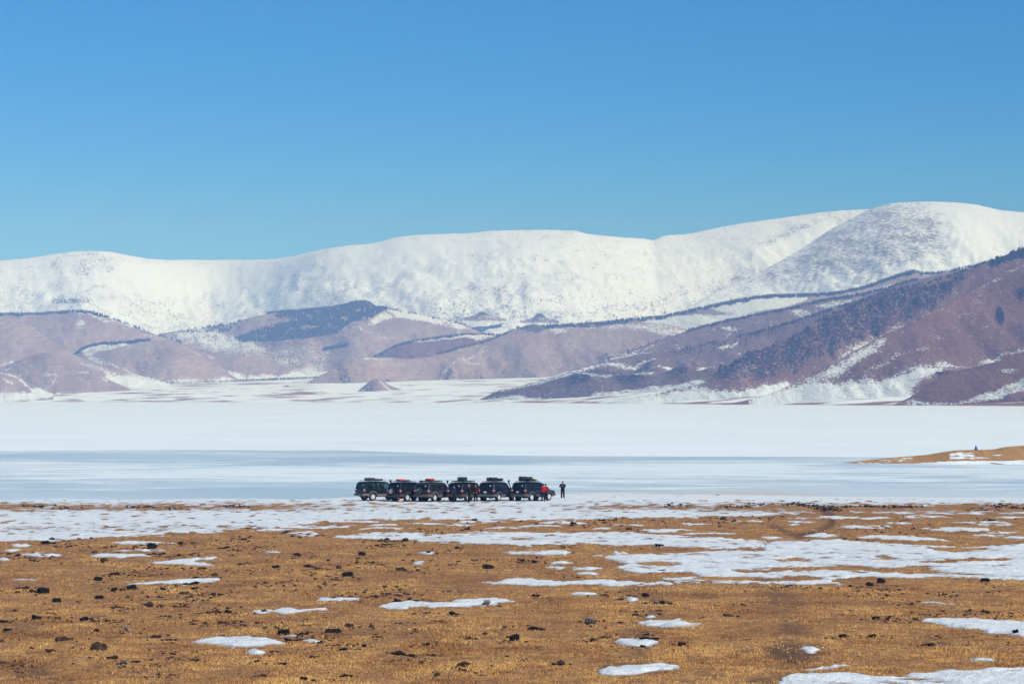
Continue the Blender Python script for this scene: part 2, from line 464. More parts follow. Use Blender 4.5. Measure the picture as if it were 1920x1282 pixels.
hill('l3', 'blue grey rounded hill with a dark tree line over its snowy top',
     [(60, 725), (110, 690), (160, 652), (200, 643.5), (240, 642), (270, 638), (312, 637.5), (335, 641), (367, 660), (417, 690), (440, 707), (470, 722)],
     [(60, 7500), (470, 7400)], 36, 0.26, M_HILL, snow=0.06, amp=(14, 220, 400), gully=10, seed=8, rows=55,
     paints=[('snow', [(118, 641), (160, 644), (250, 643), (215, 651), (168, 655), (205, 674), (178, 670)], 0.75, 3), ('snow', [(215, 655), (250, 645), (270, 642), (235, 652)], 0.6, 2),
             ('snowline', [(165, 660), (200, 676), (260, 700)], 0.55, 4, 4), ('snow', [(200, 694), (330, 700), (420, 706), (440, 712), (480, 730), (180, 730)], 0.85, 8), ('snowline', [(330, 642), (370, 665)], 0.5, 1.5, 2)])
hill('r2', 'snow covered shoulder carrying a long dark tree belt below the dome',
     [(960, 625), (1000, 614), (1060, 611), (1120, 607), (1180, 600), (1230, 596), (1260, 591), (1300, 582), (1340, 573), (1400, 561), (1440, 556), (1480, 554), (1520, 553), (1560, 551), (1620, 539), (1660, 526), (1690, 515), (1712, 510), (1740, 514), (1800, 505), (1900, 480), (2100, 430)],
     [(960, 8000), (1500, 7600), (2100, 7400)], 40, 0.25, M_HILL, snow=0.05, amp=(16, 260, 500), gully=8, seed=9, rows=60,
     paints=[('snow', [(1205, 604), (1262, 593), (1330, 589), (1420, 583), (1400, 600), (1330, 612), (1280, 617)], 1.05, 4), ('snow', [(1335, 577), (1420, 559), (1520, 554), (1510, 562), (1440, 575), (1390, 584), (1345, 582)], 1.05, 3),
             ('snow', [(1560, 556), (1640, 540), (1680, 528), (1660, 540), (1600, 552)], 0.6, 3), ('snowblob', (1728, 514, 16, 4), 0.8), ('snow', [(1690, 514), (1712, 510), (1740, 520), (1700, 526)], -0.3, 2)])
hill('m1', 'central tan hill with a rocky summit rising from the snowy valley',
     [(520, 742), (540, 735), (560, 726), (593, 707), (627, 690), (655, 675), (668, 671), (700, 669), (740, 669.5), (780, 671), (830, 662), (870, 650), (903, 642), (935, 630), (960, 620), (984, 610), (997, 606.5), (1010, 608), (1027, 616), (1050, 613.5), (1077, 612), (1110, 613), (1130, 609), (1177, 605.5), (1200, 604), (1240, 606), (1290, 617), (1340, 636), (1400, 668)],
     [(520, 6900), (700, 7000), (1000, 7300), (1400, 7200)], [(500, 26), (1000, 34), (1400, 30)], 0.27, M_HILL, snow=0.06, prof=(0.3, 1.3), amp=(24, 240, 420), gully=22, seed=10, rows=80, rock_amp=10,
     paints=[('snowline', [(682, 671), (735, 670)], 0.55, 2, 2.5), ('snowline', [(760, 713), (820, 690), (870, 668), (915, 645)], 0.42, 3, 3), ('snowline', [(868, 667), (885, 673), (908, 672)], 0.65, 2.5, 2.5),
             ('snow', [(1027, 616), (1080, 612), (1060, 620), (1042, 624)], 0.6, 2.5), ('snow', [(1095, 615), (1160, 606), (1240, 606), (1330, 630), (1280, 624), (1200, 612), (1130, 616)], 0.62, 3), ('snowline', [(1130, 645), (1165, 658)], 0.6, 1.5, 2),
             ('rockblob', (1000, 612, 30, 9), 0.75), ('rockblob', (842, 692, 14, 9), 0.6), ('rockblob', (650, 690, 18, 12), 0.5), ('rockblob', (722, 690, 18, 12), 0.5), ('rockblob', (902, 694, 18, 6), 0.5), ('rockblob', (1132, 655, 14, 11), 0.6)])
hill('l1', 'large smooth pinkish hill sloping down from the left edge',
     [(-700, 500), (-300, 556), (-100, 574), (0, 593), (33, 601), (67, 619), (100, 640), (133, 662), (187, 682), (240, 697), (280, 708), (320, 720)],
     [(-700, 7000), (320, 6700)], 30, 0.27, M_HILL, snow=0.06, prof=(0.3, 1.25), amp=(22, 300, 500), gully=14, seed=11, rows=70,
     paints=[('snowline', [(150, 681), (190, 690), (230, 706)], 0.55, 4, 4), ('snowline', [(0, 603), (20, 615)], 0.55, 1.5, 2), ('snowblob', (65, 614, 6, 3), 0.8), ('snowline', [(0, 676), (25, 668)], 0.55, 2, 2), ('snow', [(200, 700), (330, 705), (330, 730), (190, 730)], 0.85, 8), ('rock', [(30, 668), (80, 660), (110, 668), (60, 680)], 0.3, 4)])
hill('l4', 'low pinkish hill striped with snow gullies at the left valley edge',
     [(-500, 690), (-200, 684), (0, 688), (40, 673), (83, 661), (105, 666), (125, 674), (150, 686), (187, 703), (217, 717), (245, 729)],
     [(-500, 6450), (245, 6300)], 20, 0.27, M_HILL, snow=0.06, amp=(12, 160, 300), gully=14, seed=12, rows=55,
     paints=[('snowline', [(0, 692), (28, 700), (52, 712), (80, 726)], 0.75, 3, 3), ('snowline', [(82, 688), (106, 691), (98, 703), (60, 713)], 0.62, 2.2, 2.5), ('snowline', [(8, 692), (45, 674)], 0.6, 1.5, 2), ('snowline', [(28, 700), (42, 692)], 0.7, 2, 2), ('snowline', [(55, 712), (110, 718)], 0.8, 3, 3), ('snowline', [(150, 690), (200, 712)], 0.55, 1.5, 2)])
hill('l5', 'pink foot of a slope with a snow streak in the lower left corner of the valley',
     [(-700, 600), (-300, 648), (-100, 675), (0, 693), (33, 703), (55, 716), (75, 728), (100, 738)],
     [(-700, 5950), (100, 5900)], 8, 0.28, M_HILL, snow=0.06, amp=(12, 160, 300), gully=10, seed=13, rows=50,
     paints=[('snowline', [(0, 698), (30, 706), (62, 728)], 0.65, 1.8, 2), ('snowline', [(5, 706), (25, 716)], 0.6, 1.2, 2), ('snow', [(-300, 716), (0, 722), (50, 728), (70, 724), (120, 740), (-300, 760)], 0.85, 6)])
hill('k0', 'tiny brown mound on the snow flats left of the central hill',
     [(512, 734), (526, 727), (538, 721.5), (547, 727), (558, 733)], [(500, 6500), (560, 6500)], 14, 0.3, M_HILL, snow=-0.1, amp=(2, 30, 40), seed=14, rows=20, step=2.0)
hill('r3', 'long purple slope with a tree lined crest falling towards the valley',
     [(1020, 724), (1060, 706), (1100, 691), (1140, 673), (1180, 657), (1220, 643), (1260, 629), (1310, 614), (1360, 602), (1420, 590), (1480, 578), (1540, 563), (1600, 553), (1660, 541), (1700, 528), (1760, 516), (1850, 500), (2000, 460)],
     [(1020, 6300), (1400, 6400), (2000, 6200)], 22, 0.27, M_HILL_DARK, snow=0.06, amp=(20, 200, 420), gully=16, seed=15, rows=70,
     paints=[('snow', [(1105, 688), (1150, 668), (1220, 645), (1262, 632), (1215, 652), (1240, 652), (1185, 672), (1115, 694)], 0.56, 3), ('snowblob', (1292, 643, 26, 4), 0.7), ('snowblob', (1370, 612, 24, 4), 0.66), ('snowline', [(1310, 635), (1350, 626), (1378, 612)], 0.5, 2, 3),
             ('snowblob', (1505, 584, 24, 6), 0.66), ('snow', [(1520, 570), (1600, 556), (1640, 548), (1600, 562), (1530, 578)], 0.5, 3)])
hill('r4', 'dark purple slope scattered with bare trees below the rocky ridge',
     [(950, 732), (1000, 716), (1040, 704), (1080, 691), (1140, 676), (1200, 664), (1260, 656), (1330, 641), (1400, 626), (1460, 610), (1520, 591), (1580, 573), (1620, 561), (1680, 546), (1740, 530), (1850, 505)],
     [(950, 5500), (1400, 5600), (1850, 5600)], 12, 0.28, M_HILL_DARK, snow=0.06, amp=(16, 160, 320), gully=14, seed=16, rows=70,
     paints=[('snowline', [(1062, 699), (1100, 689), (1140, 681), (1230, 676)], 0.66, 2.2, 3), ('snow', [(1225, 693), (1290, 680), (1340, 668), (1345, 676), (1280, 690)], 1.0, 3), ('snowline', [(1000, 716), (1060, 700)], 0.7, 2, 3), ('snowline', [(1350, 645), (1385, 636)], 0.6, 2, 2),
             ('rock', [(1040, 705), (1100, 688), (1230, 678), (1230, 690), (1060, 706)], 0.5, 3)])
hill('k1', 'small pyramid shaped brown hillock standing alone on the snowy flats',
     [(640, 748), (665, 737), (683, 723), (698, 711.5), (705, 710), (716, 713), (735, 724), (755, 730), (790, 733), (830, 736), (860, 740)],
     [(640, 6000), (860, 5900)], 9, 0.36, M_HILL, snow=-0.1, amp=(6, 60, 90), gully=8, seed=17, detail=1.5, rows=45, step=2.0, rock_amp=3,
     paints=[('snowline', [(712, 712), (730, 728), (740, 738)], 0.7, 2.5, 2.5), ('snowline', [(670, 738), (690, 724)], 0.5, 2, 2), ('rockblob', (690, 725, 14, 10), 0.5)])
hill('r5', 'low rocky rib with snow on its crest in front of the purple slopes',
     [(900, 748), (940, 731), (980, 723), (1030, 709), (1070, 699), (1090, 696), (1130, 701), (1180, 702), (1215, 695), (1235, 698), (1262, 690), (1285, 686), (1310, 694), (1335, 688), (1370, 700), (1430, 720)],
     [(900, 5200), (1430, 4700)], [(900, 2), (1200, 4), (1430, 10)], 0.32, M_HILL_DARK, snow=0.06, amp=(8, 70, 140), gully=10, seed=18, rows=50, rock_amp=10, step=3.0,
     paints=[('snowline', [(940, 733), (1030, 711), (1080, 699), (1140, 703), (1230, 697), (1260, 692)], 0.66, 2.2, 2.5), ('snow', [(900, 750), (960, 738), (1080, 734), (1200, 720), (1300, 706), (1430, 712), (1430, 770), (900, 770)], 0.78, 4),
             ('rockblob', (1082, 707, 22, 9), 0.9), ('rockblob', (1270, 692, 26, 8), 0.8), ('rockblob', (1180, 706, 30, 6), 0.6)])
hill('crag', 'steep reddish ridge broken by dark crags and a ragged tree line',
     [(1040, 759), (1120, 755), (1180, 747), (1260, 731), (1320, 716), (1342, 698), (1362, 686), (1390, 672), (1440, 648), (1482, 630), (1544, 596), (1605, 570), (1650, 551), (1690, 540), (1736, 530), (1800, 510), (1850, 491), (1885, 477), (1920, 462), (2000, 430), (2200, 370), (2500, 320)],
     [(1040, 4500), (1180, 4350), (1350, 4350), (1700, 4800), (2500, 4800)], [(1040, -2), (1500, 2), (2500, 6)], 0.34, M_HILL_RED, snow=0.06, prof=(0.2, 1.55), amp=(16, 120, 240), gully=14, seed=19, rows=110, rock_amp=40, step=3.0, crest_noise=1.6,
     paints=[('rock', [(1335, 697), (1362, 684), (1440, 646), (1482, 626), (1605, 566), (1690, 538), (1742, 536), (1815, 512), (1822, 522), (1790, 548), (1720, 580), (1640, 616), (1600, 638), (1520, 660), (1440, 692), (1370, 705)], 0.52, 8), *[('rockblob', q, 0.66) for q in [(1352, 695, 18, 8), (1375, 686, 20, 9), (1405, 678, 20, 11), (1440, 662, 18, 12), (1488, 640, 15, 14), (1545, 612, 13, 14), (1562, 640, 12, 9), (1600, 592, 18, 13), (1640, 602, 10, 9), (1655, 574, 16, 10), (1690, 560, 16, 10), (1704, 586, 12, 8), (1722, 572, 13, 9), (1735, 548, 18, 8), (1770, 540, 13, 8), (1800, 520, 12, 6), (1478, 656, 10, 8), (1430, 690, 14, 6), (1520, 628, 10, 8), (1575, 606, 9, 9)]],
             ('rock', [(1850, 492), (1890, 476), (1925, 464), (1930, 480), (1890, 492), (1860, 502)], 1.0, 3),
             ('snowline', [(1850, 490), (1920, 461), (2000, 429)], 0.6, 2, 2),
             ('snow', [(1180, 745), (1320, 724), (1380, 712), (1480, 692), (1560, 660), (1620, 632), (1690, 602), (1715, 600), (1680, 640), (1620, 690), (1560, 780), (1040, 790), (1040, 752)], 1.05, 12)])
hill('right', 'big smooth reddish purple hillside with snow streaks filling the right edge',
     [(1280, 763), (1350, 758), (1400, 750), (1450, 735), (1500, 712), (1540, 691), (1580, 669), (1640, 637), (1700, 608), (1760, 577), (1800, 556), (1850, 526), (1890, 501), (1920, 483), (2000, 436), (2200, 340), (2500, 260)],
     [(1280, 3850), (1700, 4050), (1920, 4250), (2500, 4300)], [(1280, -2), (2500, 2)], 0.34, M_HILL_RED, snow=0.06, prof=(0.2, 1.7), amp=(14, 160, 320), gully=9, seed=21, rows=110, rock_amp=10, step=3.0, crest_noise=0.8,
     paints=[('snow', [(1400, 755), (1500, 716), (1545, 690), (1600, 662), (1655, 632), (1665, 640), (1600, 680), (1540, 712), (1480, 740)], 0.72, 9),
             ('snowline', [(1660, 634), (1690, 612), (1715, 598), (1750, 582)], 0.42, 2, 3), ('snowline', [(1590, 705), (1650, 675), (1690, 658), (1740, 650)], 0.40, 4, 6),
             ('snow', [(1400, 770), (1420, 745), (1540, 716), (1640, 704), (1735, 685), (1770, 676), (1775, 682), (1735, 705), (1705, 722), (1740, 742), (1650, 765)], 1.0, 12),
             ('snowline', [(1700, 692), (1760, 682), (1830, 668), (1870, 655), (1920, 640)], 0.52, 2.5, 4), ('snowblob', (1858, 660, 24, 6), 0.75), ('snowline', [(1822, 543), (1885, 519)], 0.5, 1.8, 2.5), ('snowline', [(1885, 512), (1920, 498)], 0.5, 1.8, 2.5),
             ('rockblob', (1876, 590, 11, 16), 0.85), ('rockblob', (1915, 545, 12, 14), 0.8), ('rockline', [(1695, 608), (1735, 590)], 0.7, 3, 4), ('rock', [(1740, 705), (1770, 690), (1810, 680), (1800, 690), (1760, 705)], 0.6, 3)])
hill('red', 'low red brown rise with snow bands at the foot of the right hillside',
     [(1660, 765), (1710, 742), (1745, 718), (1765, 706), (1800, 694), (1850, 682), (1900, 668), (1920, 662), (2100, 610), (2400, 560)],
     [(1660, 3560), (2400, 3600)], 0.0, 0.32, M_HILL_RED, snow=-0.15, prof=(0.2, 1.8), amp=(8, 100, 200), gully=6, seed=22, rows=70, rock_amp=5, step=3.0,
     paints=[('snow', [(1660, 765), (1710, 745), (1790, 746), (1870, 718), (1930, 690), (2100, 680), (2100, 700), (1930, 712), (1900, 730), (1830, 745), (1700, 770)], 0.66, 4), ('snow', [(1600, 752), (2300, 748), (2300, 790), (1600, 790)], 0.36, 4), ('snowblob', (1890, 690, 22, 4), 0.6),
             ('rockline', [(1740, 716), (1770, 700), (1800, 690)], 0.6, 4, 4)])
hill('spit', 'orange grassy spit of land reaching into the frozen lake with snow streaks',
     [(1540, 870.5), (1570, 868), (1600, 865), (1640, 861), (1690, 856), (1730, 853), (1770, 847), (1800, 843.5), (1830, 843), (1860, 842), (1890, 837), (1920, 835), (2050, 822), (2300, 800)],
     [(1535, 512), (2300, 545)], -0.12, 0.075, M_SPIT, snow=-0.2, prof=(0.4, 1.2), amp=(0.25, 8, 14), seed=23, rows=60, step=2.0, crest_noise=0.5, nm='spit', detail=0.0, hmin=0.02, run_min=14.0, uv_k=12.0,
     paints=[('snow', [(1535, 872), (1560, 866), (1640, 860), (1700, 857), (1735, 856), (1700, 864), (1640, 872), (1560, 878)], 0.46, 2), ('snow', [(1780, 851), (1800, 847), (1835, 848), (1820, 851), (1845, 856), (1870, 860), (1780, 861)], 0.62, 1.5), ('snow', [(1845, 853), (1880, 852), (1870, 855)], 0.8, 1),
             ('snow', [(1690, 870), (1800, 863), (1860, 864), (1920, 862), (2300, 862), (2300, 900), (1690, 900)], 0.85, 2), ('snowline', [(1855, 868), (1890, 872), (1930, 872)], -0.1, 0.8, 1)])

# ================================================================== VALLEY FLOOR BEYOND THE LAKE
def shore_far(x, y):
    ang = 960 + F * x / np.maximum(y, 1.0)
    return np.interp(ang, [-400, 0, 640, 1000, 1300, 1600, 1920, 2300], [5900, 5800, 5450, 4900, 4150, 3650, 3320, 3200])

def valley():
    px = np.arange(-900, 2900, 12.0)
    q = np.linspace(0, 1, 90) ** 1.6
    X = np.zeros((len(q), len(px))); Y = X.copy(); Z = X.copy()
    d0 = np.interp(px, [-400, 0, 640, 1000, 1300, 1600, 1920, 2300], [5900, 5800, 5450, 4900, 4150, 3650, 3320, 3200])
    for i, t in enumerate(q):
        D = d0 - 40 + t * (10400 - d0)
        X[i] = (px - 960) / F * D; Y[i] = D
        Z[i] = floor_z(px, D)
    Z += 0.5 * fbm(X / 90, Y / 160, 4, 31) * sstep(0, 120, Y - d0[None, :])
    ang = 960 + 0 * X + (px[None, :] - 960)
    PX, PY = proj(X, Y, Z)
    s = np.full(X.shape, 0.64)
    near = sstep(120, 0, Y - d0[None, :])
    s = s - 0.30 * near * sstep(900, 1300, PX) - 0.16 * near
    s = s - 0.22 * sstep(1650, 1800, PX)
    s = s + 0.25 * np.exp(-((PY - 728) / 5.0) ** 2) * sstep(540, 640, PX) * (1 - sstep(900, 950, PX))
    me = mesh_np('valley_floor', np.stack([X, Y, Z], -1).reshape(-1, 3), grid_faces(*X.shape), attrs={'snow': s, 'rock': X * 0})
    m, nt, p = new_mat('valley_snow'); b = NB(nt)
    co = b.coord('Object')
    n1 = b.noise(co, 0.011, 6.0, 0.62); n2 = b.noise(co, 0.05, 4.0, 0.6)
    sm = b.math('ADD', b.attr('snow'), b.math('MULTIPLY', b.math('SUBTRACT', n1, 0.5), 2.4))
    base = b.mix(n2, (0.20, 0.105, 0.085), (0.27, 0.16, 0.12))
    b.lk(b.mix(b.ramp(sm, 0.36, 0.64), base, SNOW), p.inputs['Base Color'])
    p.inputs['Roughness'].default_value = 0.9; p.inputs['Specular IOR Level'].default_value = 0.05
    tag(link('valley_floor', me, m), 'flat snowy valley floor with brown streaks beyond the lake', kind='structure')

valley()

# ================================================================== FROZEN LAKE
def lake_mat():
    m, nt, p = new_mat('lake_ice'); b = NB(nt)
    co = b.coord('Object')
    big = b.noise(co, 0.016, 3.0, 0.5)
    st = b.mapping(co, scale=(0.045, 0.13, 1.0))
    n1 = b.noise(st, 1.0, 6.0, 0.68, 0.6)
    n2 = b.noise(co, 0.55, 3.0, 0.6)
    a = b.attr('dust')
    v = b.math('ADD', b.math('ADD', a, b.math('MULTIPLY', b.math('SUBTRACT', n1, 0.5), 2.9)), b.math('MULTIPLY', b.math('SUBTRACT', big, 0.5), 1.0))
    v = b.math('ADD', v, b.math('MULTIPLY', b.math('SUBTRACT', n2, 0.5), 0.5))
    ice = b.mix(b.ramp(big, 0.35, 0.65), (0.37, 0.485, 0.555), (0.49, 0.585, 0.63))
    ice = b.mix(b.attr('silt'), ice, (0.52, 0.52, 0.46))
    b.lk(b.mix(b.ramp(v, 0.30, 0.70), ice, (0.68, 0.76, 0.77)), p.inputs['Base Color'])
    p.inputs['Roughness'].default_value = 0.55
    p.inputs['Specular IOR Level'].default_value = 0.12
    return m

def lake():
    px = np.concatenate([np.arange(-3000, -300, 120.0), np.arange(-300, 2220, 14.0), np.arange(2220, 5000, 120.0)])
    rows = np.concatenate([np.linspace(285, 640, 120), np.geomspace(650, 7500, 40)])
    X = (px[None, :] - 960) / F * rows[:, None]; Y = rows[:, None] + 0 * X; Z = 0 * X
    PX, PY = proj(X, Y, Z)
    dust = 0.46 + 0.12 * np.sin((PY - 880) / 9.0) + 0 * X
    dust = dust - 0.45 * np.exp(-((PY - 852) / 9.0) ** 2) * (1 - 0.45 * sstep(900, 1500, PX))
    dust = dust - 0.40 * np.exp(-((PY - 928) / 9.0) ** 2) * (1 - sstep(500, 800, PX)) - 0.42 * np.exp(-((PY - 926) / 10.0) ** 2) * sstep(1250, 1500, PX)
    dust = dust - 0.25 * np.exp(-((PY - 905) / 7.0) ** 2) * (1 - 0.5 * sstep(200, 900, PX))
    dust = dust + 0.30 * np.exp(-((PY - 878) / 8.0) ** 2)
    dust = np.where(rows[:, None] > 900, 1.6, dust)
    silt = np.exp(-((PY - 926) / 8.0) ** 2) * sstep(1000, 1150, PX) * (1 - sstep(1450, 1600, PX)) * 0.9
    me = mesh_np('lake', np.stack([X, Y, Z], -1).reshape(-1, 3), grid_faces(*X.shape), attrs={'dust': dust, 'silt': silt})
    tag(link('lake', me, lake_mat()), 'frozen lake of blue grey ice streaked with blown snow', kind='structure')
    # the deep snow lying on the farther part of the ice
    px = np.concatenate([np.arange(-3000, -300, 150.0), np.arange(-300, 2220, 6.0), np.arange(2220, 5000, 150.0)])
    edge = np.interp(px, [-400, 0, 200, 640, 760, 900, 1050, 1500, 1620, 2300], [845, 845.5, 843.5, 843.5, 848, 852.5, 854.5, 856, 857, 858])
    e = F * CAM_Z / (edge - HORIZON) + 3.0 * fbm(px / 70, px * 0, 4, 5) + 4.0 * fbm(px / 16, px * 0 + 4, 3, 6)
    tt = np.concatenate([[0, 0.6, 1.6], np.geomspace(4, 6900, 60)])[:, None]
    Y = e[None, :] + tt; X = (px[None, :] - 960) / F * Y
    Z = 0.09 * sstep(0, 2.0, tt) - 0.005 + 0.03 * fbm(X / 12, Y / 20, 3, 8) * sstep(0.5, 8, tt) * np.exp(-tt / 900)
    me = mesh_np('lake_snow', np.stack([X, Y, Z], -1).reshape(-1, 3), grid_faces(*X.shape))
    m, nt, p = new_mat('lake_snow'); b = NB(nt)
    co = b.coord('Object')
    n = b.noise(co, 0.012, 5.0, 0.6)
    b.lk(b.mix(b.ramp(n, 0.3, 0.7), (0.63, 0.705, 0.71), (0.685, 0.765, 0.77)), p.inputs['Base Color'])
    p.inputs['Roughness'].default_value = 0.85; p.inputs['Specular IOR Level'].default_value = 0.05
    tag(link('lake_snow', me, m), 'unbroken white snow sheet covering the far part of the lake', kind='structure')

lake()

# ================================================================== NEAR GROUND
def shore_near(px):
    return np.interp(px, [-520, 0, 600, 700, 850, 1000, 1300, 1450, 1600, 1920, 2440], [313, 314, 316, 323, 331, 334, 333, 327, 321, 319, 316])

def zbase(x, y):
    """ground without its hummocks"""
    px = 960 + F * x / np.maximum(y, 20.0)
    s = shore_near(np.clip(px, -520, 2440))
    t = np.clip((s - y) / (s - 92.0), -0.4, 3)
    z = np.where(t > 0, 0.13 + 2.27 * np.abs(t) ** 1.55, 0.13 + 3.2 * t)
    z = z + 5.2 * (np.clip(80 - y, 0, 400) / 80.0) ** 1.6 * np.where(y > 0, 1, 0.9)
    z = z + 0.16 * fbm(x / 17.0, y / 22.0, 3, 51) * sstep(-0.05, 0.35, t)
    return np.maximum(z, -0.9)

def hummocks(x, y):
    d = sstep(150, 260, y)
    h = (0.06 + 0.045 * d) * fbm(x / 1.5, y / 2.6, 4, 61) + 0.035 * fbm(x / 0.5, y / 1.0, 3, 63) + (0.05 - 0.01 * d) * fbm(x / 5.0, y / 9.0, 3, 71)
    h = h + 0.09 * d * np.clip(fbm(x / 1.1, y / 4.5, 3, 76) - 0.15, 0, 1) * 3.2
    return h

_yy = np.linspace(50, 420, 3000)
_pyy = proj(0 * _yy, _yy, zbase(0 * _yy, _yy))[1]
def y_of_py(py):
    return np.interp(py, _pyy[::-1], _yy[::-1])

def ground_point(px, py):
    """world point of the near ground seen at a photo pixel"""
    y = float(y_of_py(py))
    for _ in range(8):
        x = (px - 960) / F * y
        z = float(zbase(np.array([x]), np.array([y]))[0])
        p = proj(np.array([x]), np.array([y]), np.array([z]))[1][0]
        y += (p - py) / F * y * y / (CAM_Z + 0.5) * 0.8
    x = (px - 960) / F * y
    z = float((zbase(np.array([x]), np.array([y])))[0])
    return x, y, z

# ---- where the snow lies (photo pixels of its outlines, turned into ground points below)
FIELDS = [
    ('snow_field', 'long level snow sheet across the middle of the dry grass', 'snow field',
     [(620, 1005), (700, 997), (830, 1001), (900, 996), (1000, 998), (1050, 998), (1180, 998), (1270, 1004), (1330, 1006), (1400, 1013), (1440, 1013), (1436, 1027), (1330, 1028), (1240, 1026), (1150, 1021), (1080, 1019), (960, 1022), (830, 1018), (760, 1012), (640, 1009)], []),
    ('snow_field', 'widest rough snow field crossing the grass at the right edge', 'snow field',
     [(1125, 1045), (1160, 1040), (1300, 1034), (1425, 1031), (1446, 1013), (1560, 1011), (1650, 1018), (1740, 1022), (1830, 1026), (1920, 1018), (2390, 1018), (2390, 1082), (1920, 1086), (1780, 1085), (1640, 1083), (1560, 1088), (1590, 1097), (1430, 1095), (1250, 1092), (1240, 1082), (1150, 1067), (1180, 1056)],
     [(1500, 1066, 55, 4), (1590, 1066, 50, 4), (1690, 1069, 60, 5), (1500, 1085, 34, 4), (1620, 1084, 34, 4), (1480, 1050, 22, 2.5), (1830, 1050, 45, 3.0), (1370, 1085, 55, 4), (1420, 1070, 40, 4), (1240, 1058, 34, 3), (1800, 1030, 40, 3), (1250, 1078, 60, 5), (1760, 1054, 30, 2), (1440, 1088, 30, 2)]),
    ('snow_field', 'broad snow sheet filling the bottom right corner of the grass', 'snow field',
     [(1435, 1300), (1465, 1269), (1520, 1261), (1600, 1260), (1620, 1266), (1760, 1258), (1920, 1252), (2390, 1246), (2390, 1350), (2100, 1362), (1800, 1345), (1500, 1352), (1400, 1325)], []),
]
